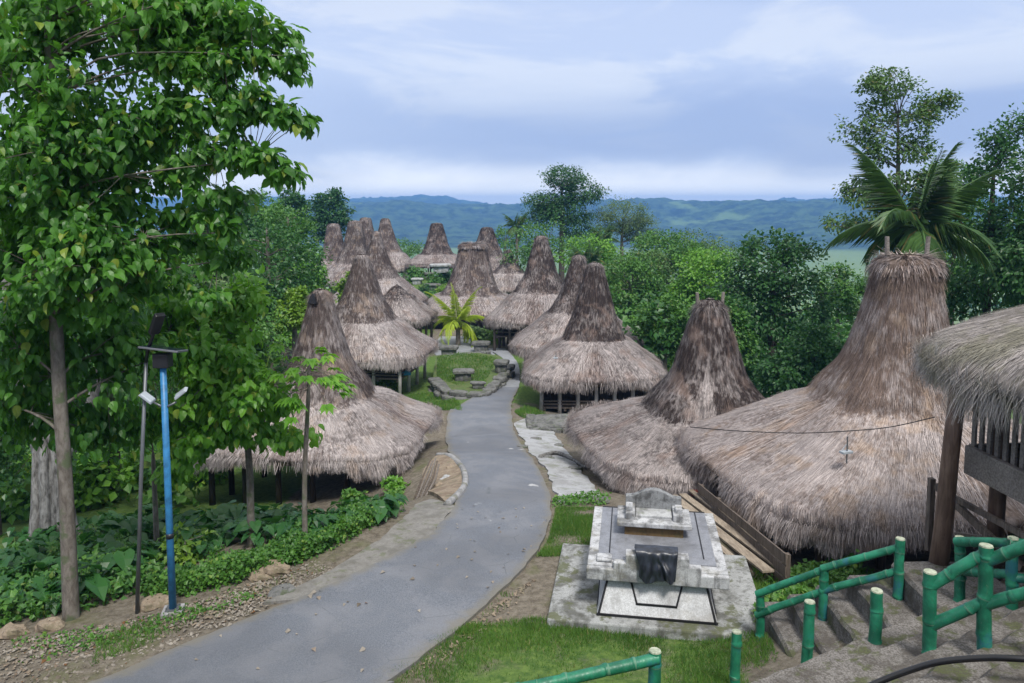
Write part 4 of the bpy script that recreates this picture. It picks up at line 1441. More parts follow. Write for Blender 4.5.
# loose posts along the near side
for k, (px, pt, Y, h, lab) in enumerate(((736, 632, 9.9, 1.3, 'green bamboo post alone on the grass, farthest left of the loose posts'), (809, 602, 9.2, 1.5, 'green bamboo post standing in the middle of the lower steps'),
                                         (876, 591, 8.45, .95, 'green bamboo post at the top of the lower steps, shortest of the loose posts'))):
    T = at(px, pt, Y)
    po = bamboo('bamboo_post', (0, 0, 0), (.01, 0, h), BR * 1.05, None, seed=50 + k)
    po.location = (T.x, T.y, T.z - h)
    tag(po, lab, 'post', 'loose green bamboo posts')
# railing at the bottom edge of the picture
D1, D0 = at(655, 653, 8.0), at(520, 689, 7.7)
rd = thing('bamboo_railing', 'green painted bamboo rail cut off by the bottom edge, ending at a pale topped post', 'railing', D1, 0, 'green bamboo railings')
bamboo('post', (0, 0, -1.4), (0, 0, .02), BR * 1.08, rd, seed=61)
bamboo('rail', (.03, -.02, -.05), D0 - D1, BR * .95, rd, True, True, seed=62)
mb = MB()
e0 = (D0 - D1) * 2.2
for k in (1, 2):
    q = (D0 - D1) * (k * 1.1)
    bamboo('post', q + Vector((0, 0, -1.5)), q + Vector((0, 0, .06)), BR * 1.05, rd, seed=63 + k)
bamboo('rail', D0 - D1, e0, BR * .95, rd, True, True, seed=66)

# hose across the steps
hp = [at(1090, 662, 6.4), at(1024, 659, 6.55), at(985, 658, 6.7), at(940, 662, 6.85), at(905, 672, 6.95), at(872, 685, 7.0), at(830, 705, 7.0)]
mb = MB()
mb.tube(catmull([tuple(p) for p in hp], 60), .030, 10)
o = mb.build('hose', M['rubber'], None, True)
tag(o, 'black plastic hose curving over the upper concrete steps', 'hose')

# ------------------------------------------------------------------ planks beside the board fence
pk = [((672, 508), (768, 588), .20, .24, 'long sawn plank on top of the pile beside the board fence'), ((682, 508), (778, 584), .24, .20, 'long sawn plank second from the fence in the pile'),
      ((690, 545), (748, 592), .06, .18, 'short grey plank lying low at the near end of the pile'), ((690, 506), (784, 582), .30, .14, 'narrow plank lying on the others against the fence'),
      ((676, 520), (742, 578), .12, .15, 'plank at the bottom of the pile nearest the tomb')]
for k, (a_, b_, lf, wd, lab) in enumerate(pk):
    a0_, b0_ = onG(*a_, lift=lf + .12), onG(*b_, lift=lf + .12)
    c = (a0_ + b0_) / 2
    mb = MB()
    mb.beam(a0_ - c, b0_ - c, wd, .045)
    o = mb.build('plank', M['plank'], None, bevel=.006)
    o.location = c
    tag(o, lab, 'plank', 'planks stacked beside the fence')
p = onG(697, 506, lift=.38)
mb = MB()
mb.box((0, 0, 0), (.42, .3, .10), R(12))
mb.box((0, 0, .06), (.38, .26, .03), R(12))
o = mb.build('red_tray', plainmat('red_paint', (.22, .04, .03), .6), None, bevel=.01)
o.location = p
tag(o, 'dull red tray lying on the planks behind the tomb', 'tray')

# ------------------------------------------------------------------ lamps
g = onG(173, 613)
LB = thing('solar_street_lamp', 'bright blue street lamp post with solar panel and two pale lamp heads', 'street lamp', g)
H = at(163, 366, g.y).z - g.z
lean = at(163, 366, g.y).x - g.x
mb = MB()
mb.tube([(0, 0, -.2), (lean * .5, 0, H * .5), (lean, 0, H)], [.064, .058, .052], 14)
mb.build('pole', M['blue_paint'], LB, True)
mb = MB()
mb.tube([(lean * .31, 0, H * .31), (lean * .33, 0, H * .33)], [.066, .066], 14)
mb.build('band', M['dark_plastic'], LB, True)
mb = MB()
mb.box((0, 0, .02), (.34, .34, .12), R(12))
mb.build('footing', M['conc'], LB, bevel=.02)
mb = MB()
mb.box((0, 0, .088), (.22, .22, .016), R(12))
for sx in (-1, 1):
    for sy in (-1, 1):
        mb.tube([(sx * .08, sy * .08, .09), (sx * .08, sy * .08, .13)], .012, 6)
mb.build('base_plate', M['grey_metal'], LB)
mb = MB()
mb.box((lean, 0, H + .10), (.26, .22, .24))
mb.build('battery_box', M['dark_plastic'], LB, bevel=.015)
mb = MB()
mb.box((lean + .02, 0, H + .29), (.66, .45, .035), rot=Euler((R(-8), R(7), 0)).to_matrix())
pn = mb.build('solar_panel', M['grey_metal'], LB, bevel=.008)
mb = MB()
mb.box((lean + .02, 0, H + .29) + np.array((0, 0, .021)), (.60, .40, .006), rot=Euler((R(-8), R(7), 0)).to_matrix())
mb.build('solar_cells', plainmat('solar_cells', (.012, .016, .04), .15), pn)
for s, dx, dz in ((-1, -.34, -.43), (1, .36, -.36)):
    mb = MB()
    mb.tube([(lean, 0, H - .72), (lean + dx * .55, 0, H - .62)], [.022, .018], 8)
    ar = mb.build('lamp_arm', M['grey_metal'], LB, True)
    mb = MB()
    rot = Euler((R(20), -s * R(38), 0)).to_matrix()
    mb.box((lean + dx * .8, -.02, H + dz - .1), (.27, .16, .05), rot=rot, taper=.8)
    mb.build('lamp_head', M['pale_metal'], ar, bevel=.015)
g = onG(137, 613)
LG = thing('grey_lamp_post', 'thin grey lamp post with a bent arm, standing just left of the blue one', 'street lamp', g)
q = [at(*t, g.y) - g for t in ((137, 618), (141, 480), (146, 362))]
mb = MB()
mb.tube(q, [.035, .032, .03], 10)
mb.build('pole', M['grey_metal'], LG, True)
q2 = [at(*t, g.y) - g for t in ((146, 362), (151, 350), (159, 335), (167, 320))]
q2 = [Vector((v.x, -.12 * k, v.z)) for k, v in enumerate(q2)]
mb = MB()
mb.tube(q2, [.03, .03, .028, .026], 10)
ar = mb.build('lamp_arm', M['dark_plastic'], LG, True)
mb = MB()
d = (q2[-1] - q2[-2]).normalized()
mb.beam(q2[-1] - d * .22, q2[-1] + d * .2, .17, .09)
mb.build('lamp_head', M['dark_plastic'], ar, bevel=.02)

# ------------------------------------------------------------------ roof fittings and the wire over the large house
def bracket(px, py, Y, lab, s=1.0):
    c = at(px, py, Y)
    o = thing('roof_bracket', lab, 'bracket', c)
    mb = MB()
    mb.tube([(0, 0, -.25 * s), (0, 0, .34 * s)], .016 * s, 8)
    mb.build('rod', M['grey_metal'], o)
    mb = MB()
    mb.box((-.02, 0, .0), (.26 * s, .14 * s, .05 * s), R(20))
    mb.tube([(-.12 * s, .0, .02), (-.02, 0, .16 * s)], .012, 6)
    mb.build('plate', M['pale_metal'], o, bevel=.006)
    return o


bracket(847, 452, 15.95, 'thin metal rod with pale foot plate on the skirt of the largest roof', 1.0)
bracket(556, 358, 37.9, 'small dark fitting on the skirt of the roof with pale posts', .9)
wp = [at(*t) for t in ((690, 427, 17.6), (740, 431, 17.0), (800, 433, 16.5), (847, 431, 15.95), (890, 427, 15.6), (935, 417, 15.2))]
mb = MB()
mb.tube(catmull([tuple(p_) for p_ in wp], 50), .011, 5)
tag(mb.build('wire', M['rubber']), 'thin dark wire slung across the skirt of the largest roof', 'wire')
# straw-tipped patch on the second roof: a pale bundle at the foot of the tower
P_ = at(685, 372, 21.35)

# ------------------------------------------------------------------ stone tombs and terraces in the village
def irregular(mb, c, size, sd, n=7, m=0, rz=0.0):
    """rough slab: jittered grid block"""
    rg = np.random.default_rng(sd)
    hx, hy, hz_ = size[0] / 2, size[1] / 2, size[2] / 2
    k = 14
    a = np.linspace(0, 2 * np.pi, k, endpoint=False)
    sh = 1 + rg.uniform(-.09, .07, k)
    c_, s_ = np.cos(a), np.sin(a)
    x = np.sign(c_) * np.abs(c_) ** .5 * hx * sh
    y = np.sign(s_) * np.abs(s_) ** .5 * hy * sh
    rings = []
    for z, f in ((-hz_, .93), (-hz_ * .5, 1.0), (hz_ * .6, 1.0), (hz_, .9)):
        rings.append(np.stack([x * f, y * f, z + rg.uniform(-.10, .10, k) * hz_], -1))
    V = np.concatenate(rings)
    Mx = np.array(Matrix.Rotation(rz, 3, 'Z'))
    V = V @ Mx.T + np.array(c)
    F = []
    for r_ in range(3):
        for j in range(k):
            F.append((r_ * k + j, r_ * k + (j + 1) % k, (r_ + 1) * k + (j + 1) % k, (r_ + 1) * k + j))
    F += [tuple(reversed(range(k))), tuple(range(3 * k, 4 * k))]
    mb.add(V, F, m)


def dolmen(px, py, w_, d_, h_, lab, mat='stone', sd=0, lift=0.0, grp='stone slab tombs in the village', y=None):
    p = onG(px, py)
    if y:
        p = at(px, py, y)
    o = thing('stone_tomb', lab, 'tomb', p + Vector((0, 0, lift)), R(random.Random(sd).uniform(-12, 12)), grp)
    mb = MB()
    irregular(mb, (0, 0, h_ * .86), (w_, d_, h_ * .34), sd)
    mb.build('capstone', M[mat], o)
    mb = MB()
    irregular(mb, (0, 0, h_ * .36), (w_ * .72, d_ * .72, h_ * .76), sd + 1)
    mb.build('chamber', M[mat], o)
    return o


# terrace of stone blocks below the palm
tp = [onG(433, 387), onG(448, 398), onG(485, 397), onG(500, 385), onG(510, 374), onG(499, 366), onG(470, 363), onG(436, 367)]
c = sum(tp, Vector()) / len(tp)
TE = thing('stone_terrace', 'low dry-stone terrace with a lawn on top at the bend of the path', 'terrace', c)
zt = max(p.z for p in tp) + .16
mb = MB()
n = len(tp)
rg = random.Random(3)
for k in range(4):
    a_, b_ = tp[k] - c, tp[(k + 1) % n] - c
    L = (b_ - a_).length
    for row in range(3):
        m_ = max(2, int(L / .85))
        for j in range(m_):
            t = (j + .5 + (.25 if row % 2 else 0)) / m_
            if t > 1:
                continue
            q = a_.lerp(b_, t)
            lo_ = min(a_.z, b_.z)
            z = (zt - c.z) - .58 + row * .25 + rg.uniform(-.03, .03)
            irregular(mb, (q.x + rg.uniform(-.06, .06), q.y + rg.uniform(-.08, .1) - .22 * (2 - row) , z), (L / m_ * rg.uniform(.9, 1.15), .62 + rg.uniform(-.12, .25), .25), rg.randint(0, 9999), rz=math.atan2(b_.y - a_.y, b_.x - a_.x))
mb.build('stone_edge', M['stone'], TE)
mb = MB()
V = [(p.x - c.x, p.y - c.y, zt - c.z - .02) for p in tp]
mb.add([*V, *[(x * .999, y * .999, z - 1.2) for x, y, z in V]], [tuple(range(n)), tuple(reversed(range(n, 2 * n)))] + [(k, k + n, (k + 1) % n + n, (k + 1) % n) for k in range(n)])
mb.build('lawn', M['turf'], TE)
TERR_TOP = zt
dl = lambda *a, **k: dolmen(*a, **k)
y_t = lambda px, py: atz(px, py, zt)


def dolmen_z(px, py, z, *a, **k):
    p = atz(px, py, z)
    return dolmen(px, py, *a, y=p.y, **k)


dolmen_z(463, 380, zt, 1.35, .9, .62, 'small slab tomb in the middle of the terrace lawn', sd=5)
dolmen_z(501, 372, zt, 1.0, 1.0, .72, 'dark round-topped slab tomb at the right corner of the terrace', sd=8)
dolmen_z(478, 388, zt, .9, .5, .35, 'flat low slab on the front edge of the terrace', sd=9)
dolmen(449, 357, 1.55, 1.0, .85, 'dark slab tomb at the left of the upper stone wall', sd=11)
dolmen(481, 352, 1.5, 1.0, .8, 'dark slab tomb at the right end of the upper stone wall', sd=12)
# upper stone wall with the palm
w0, w1 = onG(447, 366), onG(492, 362)
mb = MB()
for row in range(3):
    for j in range(9):
        q = w0.lerp(w1, (j + .5 + .3 * (row % 2)) / 9.3)
        irregular(mb, (q.x, q.y, min(w0.z, w1.z) + .12 + row * .28), ((w1 - w0).length / 9 * 1.02, .5, .29), 100 + row * 20 + j)
o = mb.build('stone_wall', M['stone'])
tag(o, 'low mossy stone wall in front of the young palm', 'wall')
# platform before the house with pale posts
q0 = onG(560, 434)
TP = thing('stone_platform', 'rough stone platform with flat top in front of the house with pale posts', 'platform', q0)
mb = MB()
irregular(mb, (.1, 1.5, .12), (2.7, 2.2, .16), 70)
mb.build('flagstones', M['stone'], TP)
mb = MB()
for row in range(3):
    for j in range(6):
        irregular(mb, (-1.1 + j * .48, .5 + rg.uniform(-.08, .08), -.55 + row * .27), (.5, .5, .29), 200 + row * 9 + j)
    for j in range(5):
        irregular(mb, (-1.2, .8 + j * .4, -.55 + row * .27), (.5, .62, .29), 240 + row * 9 + j)
mb.build('stone_edge', M['stone'], TP)

# clutter of pale slabs at the head of the village
far = [(441, 272, 3.0, 2.0, 1.1, 'wide pale slab tomb below the lone house at the head of the village'), (428, 279, 2.0, 1.4, .9, 'dark slab tomb left of the wide pale one'), (452, 281, 2.2, 1.4, .8, 'low grey slab tomb right of the wide pale one'),
       (432, 290, 2.4, 1.5, .8, 'mossy slab tomb amid bushes below the pale slabs'), (424, 305, 1.9, 1.3, .9, 'white slab tomb nearest the low hipped roof'), (440, 307, 1.7, 1.2, .8, 'dark slab tomb between white stones left of the wide house'), (448, 300, 2.0, 1.4, .9, 'white slab tomb beside the skirt of the wide house'), (417, 284, 1.8, 1.2, .8, 'grey slab tomb at the foot of the leaning tower house')]
for k, (px, py, a_, b_, h_, lab) in enumerate(far):
    dolmen(px, py, a_, b_, h_, lab, 'stone_pale' if k in (0, 2, 4, 6, 7) else 'stone', sd=20 + k)

# veranda goods under the roof with white posts
p = at(407, 386, 44.0)
mb = MB()
mb.box((0, 0, 0), (.62, .4, .22), R(10), taper=.85)
mb.box((.05, 0, .15), (.4, .3, .12), R(24), taper=.7)
o = mb.build('bundle', M['blue_cloth'], None, bevel=.06)
o.location = at(406, 383, 43.6)
o.location.z = -2.76
tag(o, 'blue-green cloth bundle on the veranda with white posts', 'bundle')

# leaning poles at the corner of the nearest left house
for k in range(6):
    a_ = onG(414 + k * 2.2, 499 - k * .6)
    b_ = at(431 + k * 1.6, 458 + (k % 3) * 3, a_.y + 1.1)
    mb = MB()
    mb.tube([(0, 0, -.05), ((b_ - a_) * .5 + Vector((.02 * k, 0, .03))), b_ - a_], [.034, .03, .022], 7)
    o = mb.build('pole', M['wood_grey'] if k % 2 else M['wood_old'], None, True)
    o.location = a_
    tag(o, 'grey wooden pole leaning in a sheaf at the corner of the nearest left roof', 'pole', 'leaning poles')

# bank kerb and roadside stones
kp = [onG(*p_) for p_ in ((447, 507), (458, 497), (465, 486), (464, 474), (458, 465), (449, 458), (438, 457))]
mb = MB()
mb.tube(catmull([tuple(p_ + Vector((0, 0, .06))) for p_ in kp], 40), .10, 6)
tag(mb.build('kerb', M['conc'], None, True), 'curved concrete kerb round the rubble bank', 'kerb', kind='structure')


def rock(px, py, s, lab, mat='rock', sd=0, squash=.6, grp=None):
    p = onG(px, py)
    rg_ = np.random.default_rng(sd)
    nu_, nv_ = 14, 9
    th = np.linspace(0, 2 * np.pi, nu_, endpoint=False)
    ph = np.linspace(.06, np.pi - .06, nv_)
    T_, Pp = np.meshgrid(th, ph)
    d_ = np.stack([np.sin(Pp) * np.cos(T_), np.sin(Pp) * np.sin(T_), np.cos(Pp)], -1)
    r_ = s * (1 + .35 * fbm(d_ * 1.6 + sd, 3))
    V = d_ * r_[..., None] * np.array((1.15, .9, squash))
    i = np.arange(nu_ * nv_).reshape(nv_, nu_)
    F = np.stack([i[:-1], i[1:], np.roll(i[1:], -1, 1), np.roll(i[:-1], -1, 1)], -1).reshape(-1, 4)
    o = fastmesh('rock', V.reshape(-1, 3), F, M[mat], None, False)
    o.location = p + Vector((0, 0, s * squash * .25))
    tag(o, lab, 'rock', grp)
    return o


rock(283, 592, .24, 'flat dark stone lying at the roadside under the slender trees', 'stone', 1, .3)
rock(275, 573, .27, 'reddish rock at the edge of the plants behind the flat roadside stone', 'rock', 2)
rock(260, 578, .18, 'small reddish rock left of the larger reddish one', 'rock', 3)
rock(160, 604, .2, 'brown rock between the two lamp posts', 'rock', 4)
rock(148, 608, .2, 'brown rock at the foot of the thin grey lamp post', 'rock', 5)
rock(50, 628, .2, 'brown rock at the left foot of the big tree trunk', 'rock', 6)
rock(14, 634, .22, 'brown rock nearest the left edge of the picture', 'rock', 7)
rock(447, 480, .18, 'pale rubble stone on the bank at the lane bend', 'stone_pale', 8, .7)
rock(440, 488, .2, 'tan rubble stone low on the bank at the lane bend', 'rock', 9, .6)
rock(452, 470, .16, 'tan rubble stone high on the bank at the lane bend', 'rock', 10, .6)
rock(1000, 676, .26, 'pale lump of stone on the steps in front of the hose', 'stone_pale', 11, .35)
rock(600, 502, .2, 'grey stone at the near corner of the dark pointed house', 'stone', 12, .6)
for k, (px, py) in enumerate(((522, 448), (548, 459), (575, 470), (558, 447), (536, 440))):
    rock(px, py, .2, ('flat stone among rubble at the top of the apron', 'broad stone midway along the apron edge', 'stone under the eaves beside the apron', 'mossy stone below the stone platform', 'small stone beside the lane above the apron')[k], 'stone', 30 + k, .45)
# fallen branch over the apron
q = [onG(540, 459, lift=.08), onG(556, 456, lift=.12), onG(572, 462, lift=.1), onG(586, 470, lift=.08)]
mb = MB()
mb.tube(catmull([tuple(p_) for p_ in q], 20), [.07] * 10 + [.05] * 10, 7)
tag(mb.build('branch', M['bark_pale'], None, True), 'pale fallen branch lying across the apron', 'branch')

# ------------------------------------------------------------------ vegetation
def leaves(P, A, N, S, wr=.42, fine=True, curl=.16):
    """leaf blades: P foot, A axis, N facing, S length"""
    A = nrm(A)
    N = nrm(N - A * (N * A).sum(-1, keepdims=True))
    B = np.cross(A, N)
    s = S[:, None]
    if fine == 2:
        q = ((0, 0, 0), (-.26, .06, .04), (-.42, .30, .09), (-.30, .66, .02), (0, 1.0, -curl * 1.3), (.30, .66, .02), (.42, .30, .09), (.26, .06, .04), (0, .42, -.02))
        V = np.stack([P + s * (B * u * wr / .42 + A * v_ + N * z_) for u, v_, z_ in q], 1).reshape(-1, 3)
        b = np.arange(len(P))[:, None] * 9
        F = np.concatenate([b + np.array((k, 8, (k + 1) % 8)) for k in range(8)], 1).reshape(-1, 3)[:, ::-1]
    elif fine:
        v = [P, P + A * s * .30 - B * s * wr + N * s * .10, P + A * s * 1.0 - N * s * curl, P + A * s * .30 + B * s * wr + N * s * .10, P + A * s * .46 - N * s * .01]
        V = np.stack(v, 1).reshape(-1, 3)
        b = np.arange(len(P))[:, None] * 5
        F = np.concatenate([b + np.array(f) for f in ((0, 4, 1), (1, 4, 2), (0, 3, 4), (3, 2, 4))], 1).reshape(-1, 3)
    else:
        v = [P, P + A * s * .45 - B * s * wr + N * s * .08, P + A * s - N * s * curl, P + A * s * .45 + B * s * wr + N * s * .08]
        V = np.stack(v, 1).reshape(-1, 3)
        b = np.arange(len(P))[:, None] * 4
        F = np.concatenate([b + np.array(f) for f in ((0, 2, 1), (0, 3, 2))], 1).reshape(-1, 3)
    return V, F


def rdir(rng, n):
    return nrm(rng.normal(0, 1, (n, 3)))


def crown(name, C, r, per, size, mat, parent, seed, ctr=None, droop=.5, flat=.8, wr=.42, fine=True, out=.6, var=.5):
    rng = np.random.default_rng(seed)
    C = np.asarray(C, float)
    r = np.broadcast_to(np.asarray(r, float), (len(C),))
    k = rng.integers(max(1, int(per * .5)), int(per * 1.5) + 1, len(C))
    idx = np.repeat(np.arange(len(C)), k)
    n = len(idx)
    d = rdir(rng, n)
    rad = rng.random(n) ** .6
    off = d * (r[idx] * rad)[:, None] * np.array((1, 1, flat))
    P = C[idx] + off
    ctr = C.mean(0) if ctr is None else np.asarray(ctr)
    o1 = nrm(P - ctr)
    N = nrm(d * .6 + o1 * .5 + np.array((0, 0, .9)) + rng.normal(0, .35, (n, 3)))
    A = nrm(o1 * out + d * .5 + rng.normal(0, .5, (n, 3)) + np.array((0, 0, -droop)))
    V, F = leaves(P, A, N, size * (1 - var / 2 + var * rng.random(n)), wr, fine)
    return fastmesh(name, V, F, mat, parent, False)


def limbs(mb, base_pts, base_r, C, seed, every=6, r0=.5, twig=.012, sag=.1, k=6, twigs=True):
    """trunk along base_pts, limbs to a subset of clumps, twigs to the rest"""
    rng = random.Random(seed)
    bp = catmull(base_pts, 24)
    br = np.interp(np.linspace(0, 1, 24), np.linspace(0, 1, len(base_r)), base_r)
    mb.tube(bp, br, 12)
    C = np.asarray(C, float)
    order = list(range(len(C)))
    rng.shuffle(order)
    heads = order[:max(2, len(C) // every)]
    hp = []
    for h in heads:
        c = C[h]
        cand = [i for i in range(9, 24) if bp[i][2] < c[2] - .15 * np.linalg.norm(c[:2] - bp[i][:2])] or [8]
        i = max(cand, key=lambda q: bp[q][2] - .25 * np.linalg.norm(bp[q] - c) + rng.uniform(-.4, .4))
        a = bp[i]
        m1 = a * .6 + c * .4 + np.array((rng.uniform(-.1, .1), rng.uniform(-.1, .1), .0 + rng.uniform(0, .12))) * np.linalg.norm(c - a)
        pts = catmull([a, m1, c], 8)
        ra = min(br[i] * r0, .02 + .028 * np.linalg.norm(c - a))
        ra = min(ra, .055)
        mb.tube(pts, np.linspace(ra, max(twig, ra * .25), 8), k)
        hp += [pts[4], pts[6], pts[7]]
    if not twigs:
        return
    hp = np.array(hp)
    hs = set(heads)
    for j, c in enumerate(C):
        if j in hs:
            continue
        q = hp[np.argmin(((hp - c) ** 2).sum(1))]
        mid = (q + c) / 2 + np.array((0, 0, sag * np.linalg.norm(c - q) * rng.uniform(-.5, 1)))
        mb.tube(catmull([q, mid, c], 5), np.linspace(twig * 1.6, twig * .6, 5), 4, cap=False)


def blob(rng, ctr, rad, n, shell=.45):
    d = rdir(rng, n)
    return np.asarray(ctr, float) + d * (shell + (1 - shell) * rng.random(n) ** .7)[:, None] * np.asarray(rad, float)


def tree(name, label, x, y, H, blobs, ncl, rcl, per, size, leaf, bark='bark', tr=.2, seed=0, lean=(0, 0), cat='tree', group=None, droop=.4, flat=.7, fine=False, base_z=None, wr=.42, every=6, fork=.5, limb=True, out=.6, shell=.45):
    """blobs: (dx,dy,z, rx,ry,rz, weight) relative to the foot"""
    rng = np.random.default_rng(seed)
    g = hz(x, y) - .1 if base_z is None else base_z
    t = thing(name, label, cat, (x, y, g), 0, group)
    W = np.array([b[6] for b in blobs], float)
    W = W / W.sum()
    C = np.concatenate([blob(rng, b[:3], b[3:6], max(1, int(round(ncl * w_))), shell) for b, w_ in zip(blobs, W)])
    top = C[:, 2].max()
    mb = MB()
    hb = H * fork
    pts = [(0, 0, -.3), (lean[0] * .3, lean[1] * .3, hb * .5), (lean[0] * .7, lean[1] * .7, hb), (lean[0], lean[1], H * .9)]
    limbs(mb, pts, [tr * 1.25, tr, tr * .8, tr * .25], C, seed, every, twigs=limb)
    mb.build('trunk', M[bark], t, True)
    crown('crown', C, rcl, per, size, M[leaf], t, seed + 1, None, droop, flat, wr, fine, out)
    return t


def px_blob(cx, cy, rx, ry, Y, dY, foot):
    """an ellipsoid of crown given by the place it fills in the picture and its distance"""
    c = at(cx, cy, Y)
    s = Y / FPX
    return (c.x - foot[0], c.y - foot[1], c.z - foot[2], rx * s, dY, ry * s)


# ---- the big tree on the left
f = onG(71, 618)
rng = np.random.default_rng(101)
BT = thing('broadleaf_tree', 'tall tree with big heart-shaped leaves and straight grey trunk in the left foreground', 'tree', f)
cl = []
for cx, cy, rx, ry, Y, dY, n in ((60, 40, 105, 80, 13.2, 2.4, 88), (165, 25, 60, 45, 13.0, 1.6, 34), (60, 165, 85, 75, 13.2, 2.0, 74), (25, 250, 80, 85, 13.2, 2.0, 58), (140, 125, 45, 45, 12.8, 1.2, 20),
                                 (115, 255, 60, 50, 12.9, 1.4, 30), (40, 350, 75, 50, 13.6, 1.4, 34), (20, 420, 40, 44, 13.4, .8, 14), (85, 425, 36, 26, 13.6, .5, 9), (120, 345, 50, 45, 13.6, 1, 22), (130, 430, 30, 30, 14, .6, 7), (62, 130, 40, 60, 12.2, .4, 14), (66, 225, 40, 60, 12.2, .4, 14), (60, 290, 40, 30, 12.4, .4, 8)):
    b = px_blob(cx, cy, rx, ry, Y, dY, f)
    cl.append(blob(rng, b[:3], b[3:6], n, .1))
# long sprays reaching out to the right, with sky between them
for (x0, y0, xm, ym, x1, y1, Y, n) in ((120, 30, 200, -8, 262, 12, 12.6, 12), (150, 45, 225, 22, 284, 38, 12.4, 14), (140, 70, 220, 48, 300, 66, 12.2, 17), (150, 95, 215, 80, 262, 92, 12.3, 10), (150, 110, 230, 98, 304, 118, 12.1, 17),
                                       (140, 140, 200, 132, 250, 150, 12.4, 10), (150, 165, 225, 150, 286, 168, 12.2, 13), (120, 185, 190, 172, 246, 196, 12.5, 11), (120, 215, 180, 205, 232, 226, 12.7, 10), (140, 245, 190, 240, 236, 262, 12.8, 9), (110, 5, 180, -25, 235, -20, 12.6, 9),
                                       (130, 290, 180, 278, 222, 300, 13, 8), (160, 60, 190, 66, 232, 74, 13.2, 8), (170, 20, 220, 10, 250, 30, 13.0, 8)):
    t = np.linspace(.1, 1, n)
    P0, P1, P2 = (np.array(at(*q_, Y + dy_) - f) for q_, dy_ in (((x0, y0), .5), ((xm, ym), .1), ((x1, y1), rng.uniform(-.5, .4))))
    c_ = P0 * ((1 - t) ** 2)[:, None] + P1 * (2 * t * (1 - t))[:, None] + P2 * (t ** 2)[:, None]
    cl.append(c_ + rng.normal(0, .09, (n, 3)))
cl = np.concatenate(cl)
rad_ = np.full(len(cl), .50)
rad_[sum((88, 34, 74, 58, 20, 30, 34, 14, 9, 22, 7, 14, 14, 8)):] = .27
top = at(66, -60, f.y) - f
mb = MB()
limbs(mb, [(0, 0, -.3), (.03, 0, 2.2), (-.02, .05, 5.0), (.1, .05, 8.5), (.15, 0, top.z)], [.14, .115, .105, .09, .05], cl, 5, 15, .30, .006)
mb.build('trunk', M['bark'], BT, True)
crown('crown', cl, rad_, 46, .155, M['leaf_big'], BT, 7, np.array((0, .6, 5.0)), 1.2, .8, .34, 2, .5, 1.1)

# lighter sapling crown in front of the lamp posts
f = onG(251, 545)
ST = thing('young_tree', 'young tree with light green heart-shaped leaves hanging behind the blue lamp post', 'tree', f)
cl = []
for cx, cy, rx, ry, Y, dY, n in ((200, 350, 52, 42, 14.9, 1.0, 40), (220, 395, 60, 40, 14.9, 1.0, 46), (190, 440, 44, 34, 14.8, .8, 28), (235, 345, 34, 26, 15.2, .6, 14), (255, 420, 34, 26, 15.6, .7, 16), (285, 437, 28, 10, 15.6, .5, 7), (225, 300, 40, 30, 15.6, .9, 18), (165, 310, 40, 40, 15.2, 1, 22),
                                 (180, 465, 20, 14, 15.0, .5, 5), (275, 400, 18, 14, 15.6, .4, 5), (255, 300, 26, 10, 15.4, .4, 5)):
    b = px_blob(cx, cy, rx, ry, Y, dY, f)
    cl.append(blob(rng, b[:3], b[3:6], n, .1))
cl = np.concatenate(cl)
top = at(252, 325, f.y) - f
mb = MB()
limbs(mb, [(0, 0, -.2), (.02, 0, top.z * .3), (0, 0, top.z * .6), (top.x, 0, top.z)], [.085, .075, .06, .03], cl, 6, 6, .5, .008)
mb.build('trunk', M['bark'], ST, True)
crown('crown', cl, .36, 32, .165, M['leaf_bright'], ST, 9, np.array((0, .3, 3.5)), 1.0, .7, .36, 2, .45, .8)

# slender papaya-like tree before the nearest roof
f = onG(305, 550)
PT = thing('slender_tree', 'slender bare-stemmed tree with a small tuft of palmate leaves before the nearest roof', 'tree', f)
top = at(309, 362, f.y) - f
mb = MB()
mb.tube(catmull([(0, 0, -.2), (.03, 0, top.z * .4), (top.x * .8, 0, top.z * .8), tuple(top)], 14), np.linspace(.062, .03, 14), 8)
mb.build('trunk', M['bark'], PT, True)
rg = np.random.default_rng(3)
Ps, As, Ns, Ss = [], [], [], []
mb = MB()
for k in range(46):
    a = rg.uniform(0, 2 * np.pi)
    e = rg.uniform(-.55, .75)
    L = rg.uniform(.35, .95)
    d = np.array((math.cos(a) * math.cos(e), math.sin(a) * math.cos(e), math.sin(e)))
    s0 = np.array(top) - np.array((0, 0, rg.uniform(-.1, .55)))
    tip = s0 + d * L + np.array((0, 0, -.08))
    mb.tube([s0, (s0 + tip) / 2 + np.array((0, 0, .05)), tip], [.009, .007, .005], 4, cap=False)
    for j in range(7):
        b = a + (j - 3) * .42
        Ps.append(tip)
        As.append((math.cos(b), math.sin(b), -.35))
        Ns.append((d[0] * .2, d[1] * .2, 1))
        Ss.append(rg.uniform(.22, .36) * (1 - .08 * abs(j - 3)))
mb.build('stalks', M['bark'], PT)
V, F = leaves(np.array(Ps), np.array(As, float), np.array(Ns, float), np.array(Ss), .24, True, .12)
fastmesh('crown', V, F, M['leaf_bright'], PT)

